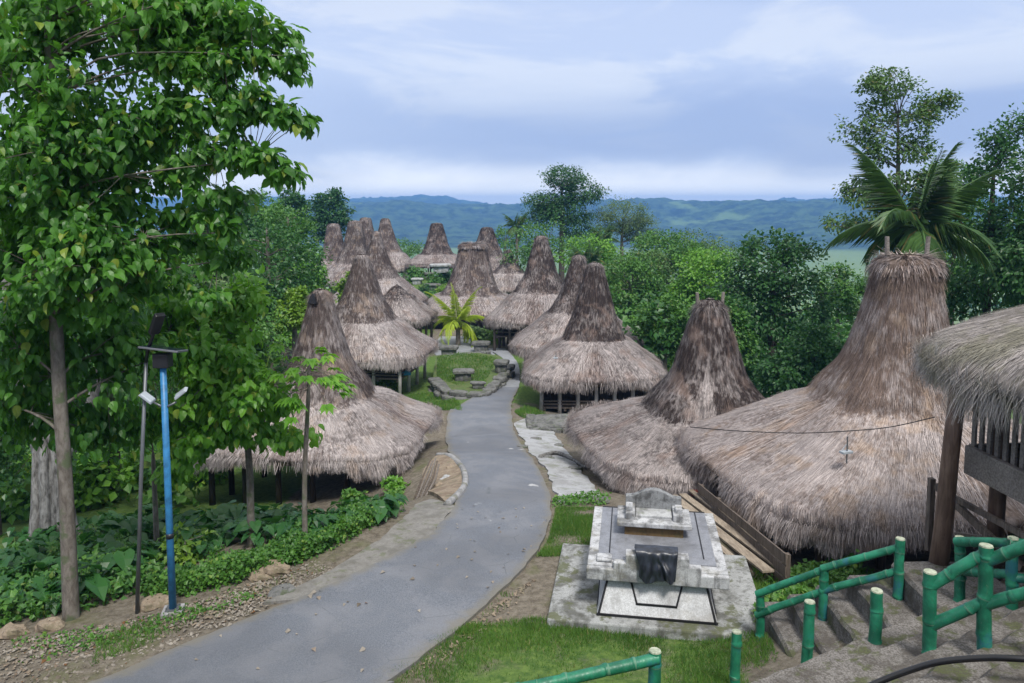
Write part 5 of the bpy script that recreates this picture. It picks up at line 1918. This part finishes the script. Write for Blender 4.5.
# thin stakes / saplings and the pale-barked tree in the shade
f = onG(157, 548)
tree('sapling', 'thin straight sapling stem between the two lamp posts', f.x, f.y, 2.6, [(0, 0, 2.9, .5, .5, .5, 1)], 8, .25, 10, .18, 'leaf_mid', 'bark', .055, 201, fine=True, fork=.8)
f = at(52, 500, 19.0)
gz = hz(f.x, f.y)
PB = thing('pale_tree', 'old tree with pale grey fluted bark in the shade at the far left', 'tree', (f.x, f.y, gz))
mb = MB()
mb.tube(catmull([(0, 0, -.4), (.05, 0, 1.6), (-.3, .1, 3.4), (-.9, .2, 6.0), (-1.2, .3, 9)], 20), np.linspace(.42, .2, 20), 14)
for k in range(7):
    a = k * .9 + .3
    mb.tube(catmull([(math.cos(a) * .8, math.sin(a) * .8, -.5), (math.cos(a) * .42, math.sin(a) * .42, .5), (math.cos(a) * .28, math.sin(a) * .28, 2.4), (-.2, .1, 3.8)], 10), np.linspace(.17, .08, 10), 8)
mb.tube(catmull([(.1, 0, 2.0), (.9, .1, 3.2), (1.4, .2, 5.0)], 8), np.linspace(.22, .1, 8), 8)
mb.build('trunk', M['bark_pale'], PB, True)
C = np.concatenate([blob(rng, (-1, .5, 6.5), (3.6, 2.5, 2.6), 60, .3), blob(rng, (1.6, .5, 5.5), (1.6, 1.5, 1.6), 16, .3)])
crown('crown', C, .6, 24, .22, M['leaf_dark'], PB, 13, None, .5, .8, .42, False)

# understory trees deep in the left shade
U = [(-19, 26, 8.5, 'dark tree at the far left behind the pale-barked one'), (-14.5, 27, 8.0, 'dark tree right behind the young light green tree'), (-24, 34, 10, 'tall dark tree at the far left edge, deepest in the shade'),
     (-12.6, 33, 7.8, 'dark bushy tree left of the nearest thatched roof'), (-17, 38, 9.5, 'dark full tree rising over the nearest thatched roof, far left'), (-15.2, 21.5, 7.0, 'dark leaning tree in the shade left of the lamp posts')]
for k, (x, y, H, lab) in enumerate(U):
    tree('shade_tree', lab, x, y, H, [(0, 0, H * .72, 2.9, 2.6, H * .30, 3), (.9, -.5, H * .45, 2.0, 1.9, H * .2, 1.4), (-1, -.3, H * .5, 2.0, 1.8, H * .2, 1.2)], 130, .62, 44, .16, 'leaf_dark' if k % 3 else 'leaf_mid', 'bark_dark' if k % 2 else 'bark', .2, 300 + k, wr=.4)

# ---- the wooded left flank of the village
LB_ = [(268, 262, 62, 58, 44, 'leaf_dark', 'dark dense tree above the nearest thatched roof', 1), (288, 238, 38, 44, 60, 'leaf_mid', 'round bright green tree beside the left cluster of towers', 1),
       (205, 262, 40, 40, 40, 'leaf_mid', 'mid green tree seen through the gap right of the big tree', 1), (222, 292, 34, 26, 36, 'leaf_grey', 'pale twiggy shrub-like tree in front of the dark dense one', 0), (294, 302, 18, 20, 38, 'leaf_lime', 'lime green bush at the notch of the nearest tower', 0),
       (262, 214, 36, 26, 74, 'leaf_mid', 'mid green tree on the skyline left of the tower cluster', 1), (290, 212, 20, 26, 95, 'leaf_dark', 'spindly dark tree on the left skyline', 1), (330, 210, 24, 24, 120, 'leaf_dark', 'dark feathery tree behind the left tower cluster', 1),
       (240, 330, 36, 34, 33, 'leaf_mid', 'leafy tree at the left shoulder of the nearest roof', 1), (352, 282, 18, 14, 60, 'leaf_lime', 'bright bush below the pale skirt roof', 0), (308, 282, 22, 24, 56, 'leaf_light', 'light green leafy tree between dark dense tree and left cluster', 1),
       (305, 320, 24, 20, 42, 'leaf_light', 'light green bush right behind the notch of the nearest tower', 0), (225, 222, 40, 30, 56, 'leaf_dark', 'dark tree glimpsed under the hanging branch of the big tree', 1)]
for k, (cx, cy, rx, ry, Y, lf, lab, big) in enumerate(LB_):
    c = at(cx, cy, Y)
    g = hz(c.x, c.y)
    s = Y / FPX
    H = max(c.z + ry * s - g, 1.5)
    ncl = 150 if big else 70
    tree('broadleaf_tree' if big else 'bush', lab, c.x, c.y, H, [(0, 0, c.z - g, rx * s * .86, rx * s * .8, ry * s * .86, 3), (rx * s * .3, -.5, c.z - g - ry * s * .6, rx * s * .6, rx * s * .6, ry * s * .6, 1.2), (-rx * s * .3, -.5, c.z - g - ry * s * .7, rx * s * .6, rx * s * .6, ry * s * .6, 1.2)], ncl,
         rx * s * .24, 46 if big else 30, .11 + .0026 * Y, lf, 'bark', .16 + .002 * Y, 400 + k, wr=.36, cat='tree' if big else 'bush', limb=False)

# ---- trees behind and right of the village
RB = [((562, 200), 110, [(565, 176, 22, 12, 2), (548, 200, 24, 10, 2), (582, 192, 24, 10, 2), (566, 210, 26, 14, 2), (540, 216, 22, 10, 1), (575, 226, 20, 14, 1)], 'leaf_dark', 'broadleaf_tree', 'tall dark flat-topped tree standing above the centre of the village', 420, .42),
      ((622, 230), 112, [(622, 215, 26, 20, 3), (640, 228, 20, 16, 2), (604, 224, 18, 18, 1)], 'leaf_grey', 'feathery_tree', 'pale green feathery tree right of the tall flat-topped tree', 300, .30),
      ((545, 245), 96, [(545, 240, 30, 22, 2), (525, 252, 24, 18, 1)], 'leaf_mid', 'broadleaf_tree', 'green tree at the foot of the tall flat-topped tree', 110, .42),
      ((590, 260), 84, [(588, 255, 30, 20, 2), (610, 268, 24, 18, 1)], 'leaf_light', 'broadleaf_tree', 'light green tree right behind the half hidden tower', 110, .4),
      ((632, 292), 62, [(630, 280, 34, 30, 3), (648, 300, 26, 26, 2)], 'leaf_mid', 'broadleaf_tree', 'bushy tree right of the tower with pale posts', 150, .34),
      ((668, 260), 78, [(665, 252, 36, 22, 3), (688, 270, 30, 24, 2)], 'leaf_mid', 'broadleaf_tree', 'broad green tree in the middle of the wooded valley side', 150, .4),
      ((648, 262), 70, [(645, 268, 26, 18, 2), (625, 272, 20, 14, 1)], 'leaf_olive', 'broadleaf_tree', 'yellowish olive tree among the green ones right of the towers', 110, .34),
      ((705, 285), 60, [(705, 272, 34, 26, 3), (690, 295, 28, 22, 2)], 'leaf_light', 'broadleaf_tree', 'fresh green tree left of the dense dark tree', 150, .36),
      ((692, 240), 105, [(690, 244, 34, 14, 2), (720, 252, 28, 14, 2)], 'leaf_olive', 'broadleaf_tree', 'pale rounded tree at the edge of the valley fields', 110, .44),
      ((664, 330), 46, [(664, 318, 30, 26, 3), (690, 340, 22, 22, 1)], 'leaf_mid', 'broadleaf_tree', 'leafy tree tucked between the two dark tower roofs', 130, .3),
      ((722, 330), 44, [(718, 315, 26, 26, 2), (735, 345, 24, 24, 1)], 'leaf_mid', 'broadleaf_tree', 'green tree right behind the dark pointed tower', 130, .3),
      ((772, 330), 46, [(770, 265, 44, 34, 4), (745, 300, 36, 34, 3), (800, 305, 34, 40, 3), (770, 350, 48, 36, 3), (795, 245, 24, 16, 1)], 'leaf_dark', 'broadleaf_tree', 'dense dark tree filling the gap between the two tallest roofs', 260, .34),
      ((812, 370), 38, [(815, 345, 30, 30, 2), (785, 375, 30, 24, 2)], 'leaf_dark', 'broadleaf_tree', 'dark low tree left of the largest tower', 130, .28),
      ((838, 300), 62, [(838, 285, 26, 22, 2), (860, 300, 24, 22, 1)], 'leaf_mid', 'broadleaf_tree', 'green tree under the drooping fronds of the coconut palm', 120, .34),
      ((590, 235), 120, [(590, 238, 22, 14, 1)], 'leaf_light', 'broadleaf_tree', 'light crown between the flat-topped and the feathery tree', 60, .4),
      ((505, 240), 125, [(506, 236, 16, 12, 1)], 'leaf_mid', 'broadleaf_tree', 'small tree behind the dark shaggy tower at the back', 50, .4),
      ((455, 262), 130, [(455, 264, 16, 8, 1)], 'leaf_mid', 'broadleaf_tree', 'low tree between the lone house and the dark shaggy tower', 40, .4),
      ((405, 246), 135, [(402, 248, 22, 10, 1)], 'leaf_mid', 'broadleaf_tree', 'low tree left of the lone house', 60, .45)]
for k, ((fx, fy_), Y, bl_, lf, nm, lab, ncl, sz) in enumerate(RB):
    c = at(fx, fy_, Y)
    g = hz(c.x, c.y)
    s = Y / FPX
    blobs = [px_blob(cx, cy, rx, ry, Y, rx * s * .8, (c.x, c.y, g)) + (w_,) for cx, cy, rx, ry, w_ in bl_]
    H = max(b[2] for b in blobs)
    tree(nm, lab, c.x, c.y, H, blobs, ncl, np.mean([b[3] for b in blobs]) * .33, 44 if Y < 90 else 30, sz * .72, lf, 'bark_dark' if lf == 'leaf_dark' else 'bark', .18 + .0022 * Y, 500 + k, base_z=g - .2, wr=.36, limb=(k in (0, 11)), fork=.6, every=5)

# right edge: open tall tree, dark mass
f = at(905, 330, 42)
g = hz(f.x, f.y)
bl_ = [(885, 96, 30, 22, 2), (860, 130, 24, 16, 1.3), (915, 120, 34, 18, 1.6), (945, 105, 14, 10, .5), (880, 150, 30, 14, 1.2), (860, 195, 26, 16, 1.2), (935, 100, 14, 14, .5), (895, 180, 24, 14, .8), (880, 78, 18, 9, .6), (845, 225, 20, 12, .6), (915, 150, 22, 12, .9), (935, 185, 26, 20, 1.2), (905, 215, 30, 16, 1.0), (875, 225, 26, 14, .9)]
blobs = [px_blob(cx, cy, rx, ry, 42, rx * .05, (f.x, f.y, g)) + (w_,) for cx, cy, rx, ry, w_ in bl_]
tree('open_tree', 'tall open-crowned tree with thin bent limbs rising above the largest tower', f.x, f.y, max(b[2] for b in blobs), blobs, 230, .62, 44, .20, 'leaf_olive', 'bark', .2, 611, lean=(-.9, 0), every=4, base_z=g, wr=.34, fork=.62, shell=.2)
for k, (fx, Y, bl_, lab, lf) in enumerate(((985, 38, [(995, 165, 30, 34, 2), (975, 215, 34, 36, 2), (1010, 240, 34, 50, 3), (985, 290, 44, 36, 3), (1015, 130, 18, 16, .7), (950, 300, 30, 28, 1.5)], 'dark leafy tree behind the mossy roof at the right edge', 'leaf_dark'),
                                           (1060, 34, [(1060, 190, 50, 60, 3), (1040, 270, 44, 50, 3)], 'dark tree cut off by the right edge', 'leaf_dark'),
                                           (950, 52, [(950, 190, 30, 30, 2), (960, 250, 40, 36, 2)], 'mid green tree behind the coconut palm', 'leaf_mid'))):
    f = at(fx, 330, Y)
    g = hz(f.x, f.y)
    blobs = [px_blob(cx, cy, rx, ry, Y, rx * Y / FPX * .8, (f.x, f.y, g)) + (w_,) for cx, cy, rx, ry, w_ in bl_]
    tree('broadleaf_tree', lab, f.x, f.y, max(b[2] for b in blobs), blobs, 210, .75, 44, .21, lf, 'bark_dark', .24, 620 + k, base_z=g, wr=.36, fork=.6)


# ---- palms
def frond_mesh(L, nl, leafl, seed, droop=1.0, w_=.045):
    rg = np.random.default_rng(seed)
    s = np.linspace(0, 1, 14)
    # arching rachis in local x-z
    ang = np.cumsum(np.r_[0, np.full(13, -droop * .11)]) + .0
    x = np.cumsum(np.cos(ang)) * L / 14
    z = np.cumsum(np.sin(ang)) * L / 14
    pts = np.stack([x - x[0], np.zeros(14), z - z[0]], -1)
    mb = MB()
    mb.tube(pts, np.linspace(.035, .008, 14) * (L / 2.5), 5)
    t = np.linspace(.12, .99, nl)
    c = np.stack([np.interp(t, s, pts[:, k]) for k in range(3)], -1)
    tn = nrm(np.stack([np.interp(np.minimum(t + .03, 1), s, pts[:, k]) for k in range(3)], -1) - np.stack([np.interp(t - .03, s, pts[:, k]) for k in range(3)], -1))
    sd = np.array((0, 1.0, 0))
    for sg in (-1, 1):
        A = nrm(tn * (.35 + .7 * t)[:, None] + sd * sg * (1.0 - .3 * t)[:, None] + np.array((0, 0, -.7)) + rg.normal(0, .12, (nl, 3)))
        N = nrm(np.cross(tn, A) * sg + np.array((0, 0, .4)))
        ln = leafl * np.sin(np.clip(.25 + t * .95, 0, 1) * np.pi * .92 + .12) ** .6 * rg.uniform(.85, 1.1, nl)
        B = np.cross(A, N)
        for P_, A_, N_, B_, l_ in zip(c, A, N, B, ln):
            m_ = P_ + A_ * l_ * .5 + N_ * l_ * .03
            e_ = P_ + A_ * l_ * .95 - np.array((0, 0, l_ * .36))
            mb.add([P_, m_ - B_ * w_ * l_, e_, m_ + B_ * w_ * l_], [(0, 1, 2), (0, 2, 3)])
    return mb


def palm(label, x, y, H, L, nf, mat, seed, tr=.14, lean=(0, 0), g=None, name='coconut_palm', elev=(-.5, 1.25), nl=34, leafl=.7, w_=.05, droop=1.0, group=None, azs=None):
    g = hz(x, y) if g is None else g
    t = thing(name, label, 'palm', (x, y, g), 0, group)
    mb = MB()
    P = catmull([(0, 0, -.3), (lean[0] * .25, lean[1] * .25, H * .35), (lean[0] * .7, lean[1] * .7, H * .75), (lean[0], lean[1], H)], 40)
    rr = np.linspace(tr * 1.2, tr * .8, 40) * (1 + .05 * (np.arange(40) % 2))
    mb.tube(P, rr, 10)
    mb.build('trunk', M['bark'], t, True)
    rg = random.Random(seed)
    protos = [frond_mesh(L, nl, leafl, seed + k, droop * (1.7, 1.05, .35)[k], w_) for k in range(3)]
    obs = []
    for k in range(nf):
        az = (k * 2.39996 + rg.uniform(-.2, .2)) if azs is None else azs[k % len(azs)] + rg.uniform(-.1, .1)
        kk = (.1, .5, .9)[k] * nf if k < 3 else k
        el = elev[0] + (elev[1] - elev[0]) * ((kk + .5) / nf) + rg.uniform(-.1, .1)
        if k < 3:
            o = protos[k].build('frond', M[mat], t)
            obs.append(o)
        else:
            o = obs[min(2, int(3 * k / nf + rg.uniform(-.3, .3)))].copy()
            COL.objects.link(o)
            o.parent = t
        o.location = (lean[0], lean[1], H - .05 + .1 * (k / nf))
        o.rotation_euler = Euler((rg.uniform(-.25, .25), -el, az), 'XYZ')
        sc = rg.uniform(.85, 1.1)
        o.scale = (sc, sc, sc)
    return t


f = at(916, 228, 33)
g = hz(f.x, f.y)
palm('coconut palm with long drooping fronds behind the largest tower', f.x, f.y, f.z - g, 4.6, 19, 'palm', 700, .17, (0, 0), g, nl=60, leafl=1.35, w_=.015, elev=(-.40, 1.42), droop=1.0)
f = at(458, 322, 62)
g = hz(f.x, f.y)
palm('young yellow-green coconut palm in the middle of the village path', f.x, f.y, f.z - g, 4.3, 15, 'palm_young', 710, .18, (0, 0), g, nl=30, leafl=.75, w_=.09, elev=(-.1, 1.4), droop=1.35)
for k, (px, py, Y, lab, L) in enumerate(((517, 226, 108, 'tall coconut palm with pale trunk behind the small conical house', 3.0), (604, 240, 100, 'coconut palm top among the trees below the feathery tree', 3.4), (588, 262, 80, 'dark palm top right of the tall blunt tower', 3.0))):
    f = at(px, py, Y)
    g = hz(f.x, f.y)
    palm(lab, f.x, f.y, f.z - g, L, 14, 'palm', 720 + 7 * k, .22, (0, 0), g, nl=22, leafl=.9, w_=.10, elev=(-.6, 1.2))
# shrubs with reddish and yellow leaves around the young palm
for k, (px, py, Y, r_, lf, lab) in enumerate(((482, 338, 64, .9, 'leaf_olive', 'yellowish shrub right of the young palm'), (472, 330, 65.5, .8, 'leaf_grey', 'thin twiggy shrub just right of the young palm'), (495, 345, 63, .8, 'leaf_lime', 'lime shrub under the eaves right of the path'),
                                              (378, 380, 46, 1.0, 'leaf_light', 'leafy green shrub under the roof with white posts'), (388, 390, 44.5, .5, 'leaf_lime', 'small lime plant at the foot of a white post'), (430, 298, 84, 1.2, 'leaf_mid', 'bush amid the slab tombs at the head of the village'), (443, 292, 92, 1.1, 'leaf_lime', 'yellow-green bush beside the white slab tombs'), (436, 284, 104, 1.3, 'leaf_mid', 'green bush between the pale slabs at the head of the village'), (456, 290, 98, 1.4, 'leaf_mid', 'green bush left of the wide house, under the lone house'), (424, 292, 90, 1.2, 'leaf_dark', 'dark bush beside the low hipped roof'), (414, 276, 108, 1.5, 'leaf_mid', 'green bush under the leaning tower house'), (446, 284, 106, 1.2, 'leaf_dark', 'dark bush right under the lone house'),
                                              (396, 490, 22.6, .42, 'leaf_light', 'small shrub at the front corner of the nearest roof'), (352, 497, 22.3, .4, 'cover', 'low leafy shrub in front of the dark space under the nearest roof'), (186, 566, 15.2, .52, 'leaf_lime', 'yellow-green bush beside the blue lamp post'))):
    f = at(px, py, Y)
    g = hz(f.x, f.y)
    h_ = max(f.z - g, r_ * .6)
    tree('shrub', lab, f.x, f.y, h_ + r_ * .5, [(0, 0, h_, r_, r_, r_ * .8, 1)], 34, r_ * .38, 20, .12 + .0022 * Y, lf, 'bark', .03 + r_ * .03, 740 + k, cat='shrub', fine=Y < 30, wr=.34, limb=Y < 30, out=.4, shell=.2)


# ---- far woods that read as one mass
def far_wood(name, label, spots, mat, seed, per=11, ncl=20, lsz=.02):
    rng = np.random.default_rng(seed)
    Vs, Fs, nb = [], [], 0
    for (x, y, r, h) in spots:
        g = hz(x, y)
        C = np.concatenate([blob(rng, (x, y, g + h), (r, r, r * .75), ncl, .5), blob(rng, (x + rng.normal(0, r * .4), y, g + h * .45), (r * .8, r * .8, h * .4), ncl // 2, .4)])
        n = len(C) * per
        idx = np.repeat(np.arange(len(C)), per)
        d = rdir(rng, n)
        P = C[idx] + d * r * .3 * (rng.random(n) ** .5)[:, None]
        o1 = nrm(P - np.array((x, y, g + h * .7)))
        N = nrm(o1 * .7 + d * .4 + np.array((0, 0, .8)) + rng.normal(0, .3, (n, 3)))
        A = nrm(d + np.array((0, 0, -.4)) + rng.normal(0, .5, (n, 3)))
        V, F = leaves(P, A, N, (.22 + .0042 * y) * (.7 + .6 * rng.random(n)), .4, False)
        Vs.append(V)
        Fs.append(F + nb)
        nb += len(V)
    o = fastmesh(name, np.concatenate(Vs), np.concatenate(Fs), M[mat])
    return tag(o, label, 'woodland', kind='stuff')


rg = np.random.default_rng(77)


def scatter(n, y0, y1, a0, a1, avoid=None, r=(1.6, 3.4)):
    out = []
    while len(out) < n:
        y = rg.uniform(y0, y1)
        x = rg.uniform(a0, a1) * y
        if avoid and avoid(x, y):
            continue
        rr = rg.uniform(*r) * (1 + y * .002)
        out.append((x, y, rr, rr * rg.uniform(1.1, 1.9)))
    return out


far_wood('woodland', 'mixed green wood on the slope right of the village', scatter(80, 50, 130, .13, .62), 'leaf_mid', 801)
far_wood('woodland', 'darker wood low on the slope right of the village', scatter(55, 42, 120, .14, .62), 'leaf_dark', 802)
far_wood('woodland', 'fresh green scrub on the slope right of the village', scatter(40, 46, 120, .14, .60, r=(1.0, 2.0)), 'leaf_light', 803)
far_wood('woodland', 'mixed green wood on the slope left of the village', scatter(75, 40, 140, -.70, -.27, lambda x, y: x > -22 and y < 55), 'leaf_mid', 804)
far_wood('woodland', 'darker wood low on the slope left of the village', scatter(55, 36, 130, -.72, -.30, lambda x, y: x > -20 and y < 55), 'leaf_dark', 805)
far_wood('woodland', 'low wood beyond the head of the village', scatter(60, 140, 240, -.7, .7, r=(2, 3.4)), 'leaf_mid', 806, per=8)
far_wood('woodland', 'tree belt at the edge of the valley plain', scatter(110, 260, 600, -.75, .75, r=(3, 5.5)), 'leaf_mid', 807, per=6, ncl=14)
for mm, sd in (('leaf_mid', 808), ('leaf_light', 809)):
    sp = [(x, y, r * .35, r * .35) for x, y, r, h in scatter(60, 24, 60, -.9, -.38)] + [(x, y, r * .35, r * .3) for x, y, r, h in scatter(40, 28, 60, .24, .62)]
    far_wood('undergrowth', 'dark undergrowth beneath the trees on both flanks' if sd == 808 else 'light undergrowth beneath the trees on both flanks', sp, mm, sd, per=9, ncl=14)


# ---- ground plants
def quad_sample(L, Rr, n, rng, pw=1.0):
    s, t = rng.random(n), rng.random(n)
    L, Rr = resample(L, 60), resample(Rr, 60)
    i = (s * 59)
    a = np.stack([np.interp(i, np.arange(60), L[:, k]) for k in range(3)], -1)
    b = np.stack([np.interp(i, np.arange(60), Rr[:, k]) for k in range(3)], -1)
    P = a * (1 - t)[:, None] + b * t[:, None]
    P[:, 2] = terr(P[:, 0], P[:, 1])
    return P


def grass(name, label, L, Rr, n, h, seed, w_=.012, mat='grass', lift=0.0, zfix=None, thin=.0):
    rng = np.random.default_rng(seed)
    P = quad_sample(GP(L), GP(Rr), n, rng)
    k = fbm(np.stack([P[:, 0] * 1.1, P[:, 1] * 1.1, P[:, 0] * 0 + seed], -1), 3)
    keep = rng.random(n) < np.clip(.75 + k * 1.1 - thin, .04, 1)
    P, k = P[keep], k[keep]
    n = len(P)
    if zfix is not None:
        P[:, 2] = zfix
    P[:, 2] += lift
    D = nrm(np.stack([rng.normal(0, .45, n), rng.normal(0, .45, n), np.ones(n)], -1))
    N = nrm(np.stack([rng.normal(0, 1, n), -np.abs(rng.normal(0, 1, n)) - .3, np.full(n, .35)], -1))
    V, F = blades(P, D, N, h * (.4 + .9 * rng.random(n)) * (1 + .5 * k), np.full(n, w_) * (.7 + .6 * rng.random(n)), .15)
    o = fastmesh(name, V, F, M[mat])
    return tag(o, label, 'grass', kind='stuff')


grass('grass', 'short grass in the foreground below the tomb', [(372, 690), (420, 650), (470, 628), (540, 618)], [(800, 690), (780, 660), (770, 640), (756, 632)], 30000, .065, 1, .010, thin=.45)
grass('grass', 'small lawn between lane and tomb', [(536, 557), (548, 540), (554, 520), (556, 508)], [(588, 557), (594, 540), (598, 522), (600, 508)], 15000, .08, 2, .011, thin=-.4)
grass('grass', 'grass patch at the foot of the left veranda', [(404, 396), (412, 404), (420, 410)], [(446, 392), (458, 402), (462, 412)], 6000, .14, 3, .03, thin=-.3)
grass('grass', 'lawn on top of the stone terrace', [(437, 386), (460, 392), (484, 391)], [(437, 368), (466, 364), (498, 368)], 7000, .12, 4, .03, zfix=TERR_TOP - .02, thin=-.3)
grass('grass', 'thin grass and weeds at the roadside verge', [(90, 668), (180, 632), (260, 600), (330, 568)], [(100, 640), (170, 612), (240, 588), (310, 560)], 5000, .09, 5, .012, thin=.45)
grass('grass', 'grass tufts along the upper right edge of the lane', [(452, 634), (478, 614), (503, 592)], [(470, 636), (494, 618), (520, 598)], 2600, .08, 6, .012, thin=.3)
grass('grass', 'weeds beside the lower steps under the railing', [(742, 600), (745, 575), (770, 565)], [(758, 634), (800, 600), (895, 575)], 4500, .13, 7, .014)
grass('grass', 'tufts on the bank above the stone platform', [(514, 412), (522, 418), (540, 424)], [(528, 408), (540, 412), (560, 418)], 2500, .16, 8, .03, thin=-.2)

# leaf litter on the verge
rng = np.random.default_rng(31)
P = quad_sample(GP([(-30, 700), (95, 676), (200, 634), (290, 598), (338, 570)]), GP([(-60, 648), (60, 634), (160, 612), (240, 588), (310, 560)]), 2000, rng)
P[:, 2] += .015
n = len(P)
V, F = leaves(P, np.stack([rng.normal(0, 1, n), rng.normal(0, 1, n), rng.normal(0, .12, n)], -1), np.stack([rng.normal(0, .25, n), rng.normal(0, .25, n), np.ones(n)], -1), .035 + .075 * rng.random(n) ** 2, .36, True, .25)
tag(fastmesh('leaf_litter', V, F, M['litter']), 'dry fallen leaves covering the roadside verge', 'leaf litter', kind='stuff')
P = quad_sample(GP([(100, 682), (240, 622), (395, 556), (452, 508)]), GP([(380, 682), (470, 618), (540, 545), (550, 508)]), 60, rng)
P[:, 2] += .075
n = len(P)
V, F = leaves(P, np.stack([rng.normal(0, 1, n), rng.normal(0, 1, n), rng.normal(0, .08, n)], -1), np.stack([rng.normal(0, .25, n), rng.normal(0, .25, n), np.ones(n)], -1), .06 + .08 * rng.random(n) ** 2, .36, True, .25)
tag(fastmesh('leaf_litter', V, F, M['litter']), 'few dry leaves scattered over the lane', 'leaf litter', kind='stuff')
# pebbles on bare dirt
P = np.concatenate([quad_sample(GP([(395, 684), (470, 622), (520, 590)]), GP([(440, 660), (500, 620), (545, 570)]), 260, rng), quad_sample(GP([(-20, 690), (180, 632), (300, 590)]), GP([(20, 640), (160, 612), (290, 568)]), 700, rng)])
mbp = []
V, F = leaves(P + np.array((0, 0, .012)), rdir(rng, len(P)) * np.array((1, 1, .3)), np.tile((0, 0, 1.0), (len(P), 1)), .03 + .05 * rng.random(len(P)) ** 2, .5, True, .3)
tag(fastmesh('gravel', V, F, M['rock']), 'small stones on the bare earth by the lane', 'gravel', kind='stuff')


def taro(x, y, s, seed, g=None):
    rg_ = np.random.default_rng(seed)
    mb = MB()
    Ps, As, Ns, Ss = [], [], [], []
    for k in range(rg_.integers(6, 10)):
        a = rg_.uniform(0, 2 * np.pi)
        el = rg_.uniform(.7, 1.35)
        L = s * rg_.uniform(.6, 1.05)
        d = np.array((math.cos(a) * math.cos(el), math.sin(a) * math.cos(el), math.sin(el)))
        tip = d * L
        mb.tube([(0, 0, 0), tip * .5 + np.array((0, 0, .05)), tip], [.014, .011, .008], 4, cap=False)
        out_ = np.array((math.cos(a), math.sin(a), 0))
        Ps.append(tip - out_ * s * .1)
        As.append(out_ + np.array((0, 0, -rg_.uniform(.15, .8))))
        Ns.append(out_ * .35 + np.array((0, 0, 1.0)) + rg_.normal(0, .15, 3))
        Ss.append(s * rg_.uniform(.42, .72))
    P, A, N, S = map(np.array, (Ps, As, Ns, Ss))
    A = nrm(A)
    N = nrm(N - A * (N * A).sum(-1, keepdims=True))
    B = np.cross(A, N)
    shp = [(0, .0, 0), (-.26, -.16, .0), (-.44, .12, .06), (-.36, .5, .05), (0, 1.0, -.2), (.36, .5, .05), (.44, .12, .06), (.26, -.16, 0), (0, .35, -.03)]
    Vv = np.stack([P + S[:, None] * (B * u * 1.0 + A * v + N * w_) for u, v, w_ in shp], 1).reshape(-1, 3)
    fs = [(0, 8, 1), (1, 8, 2), (2, 8, 3), (3, 8, 4), (4, 8, 5), (5, 8, 6), (6, 8, 7), (7, 8, 0)]
    Ff = [tuple(int(q) + 9 * k for q in f_) for k in range(len(P)) for f_ in fs]
    mb.add(Vv, Ff)
    return mb


protos = []
rg = np.random.default_rng(55)
k = 0
spots = []
L0 = GP([(0, 622), (60, 612), (120, 585), (200, 560), (290, 545), (390, 520)])
R0 = GP([(0, 545), (70, 535), (140, 528), (220, 532), (300, 528), (390, 510)])
SP = quad_sample(L0, R0, 170, rg)
for x, y, z in SP:
    s = rg.uniform(.36, .74) * (.8 if x > -6.5 else 1)
    z = hz(x, y)
    if k < 6:
        o = taro(x, y, .8, 900 + k).build('taro_plant', M['taro'])
        protos.append(o)
    else:
        o = protos[k % 6].copy()
        COL.objects.link(o)
    o.location = (x, y, z)
    o.rotation_euler = (0, 0, rg.uniform(0, 6.28))
    sc = s / .8
    o.scale = (sc, sc, sc)
    tag(o, 'taro plant with large heart-shaped dark leaves in the thicket left of the lane', 'plant', 'taro plants left of the lane')
    k += 1


def cover(name, label, L, Rr, n, h, sz, mat, seed):
    rng = np.random.default_rng(seed)
    P = quad_sample(GP(L), GP(Rr), n, rng)
    kk = fbm(np.stack([P[:, 0] * .9, P[:, 1] * .9, P[:, 0] * 0 + seed], -1), 3)
    keep = rng.random(n) < np.clip(.7 + kk, .1, 1)
    P, kk = P[keep], kk[keep]
    n = len(P)
    P[:, 2] += rng.random(n) * h * np.clip(.8 + kk, .2, 1.7)
    V, F = leaves(P, nrm(rdir(rng, n) + np.array((0, 0, -.2))), nrm(rng.normal(0, .5, (n, 3)) + np.array((0, -.3, 1))), sz * (.6 + .8 * rng.random(n)), .36, True)
    return tag(fastmesh(name, V, F, M[mat]), label, 'ground cover', kind='stuff')


cover('ground_cover', 'small-leaved weeds along the edge of the plants left of the lane', [(150, 606), (230, 586), (300, 565), (345, 545), (405, 512)], [(130, 580), (200, 560), (280, 545), (340, 522), (400, 496)], 17000, .30, .085, 'cover', 61)
cover('ground_cover', 'low dark weeds under the taro leaves', [(-20, 632), (60, 618), (120, 600), (190, 580)], [(0, 560), (70, 545), (140, 540), (200, 535)], 12000, .35, .12, 'leaf_mid', 62)
cover('ground_cover', 'sparse weeds creeping over the litter of the roadside verge', [(20, 668), (100, 648), (180, 626), (260, 597)], [(10, 640), (80, 630), (150, 612), (230, 590)], 1500, .07, .06, 'cover', 65)
cover('ground_cover', 'leafy weeds below the board fence of the largest house', [(752, 600), (757, 628), (800, 606)], [(785, 572), (800, 575), (880, 572)], 4500, .38, .10, 'cover', 63)
cover('ground_cover', 'row of small weeds at the upper edge of the little lawn', [(552, 508), (575, 506), (606, 505)], [(554, 501), (578, 499), (610, 499)], 1100, .16, .07, 'cover', 64)

build_haze()
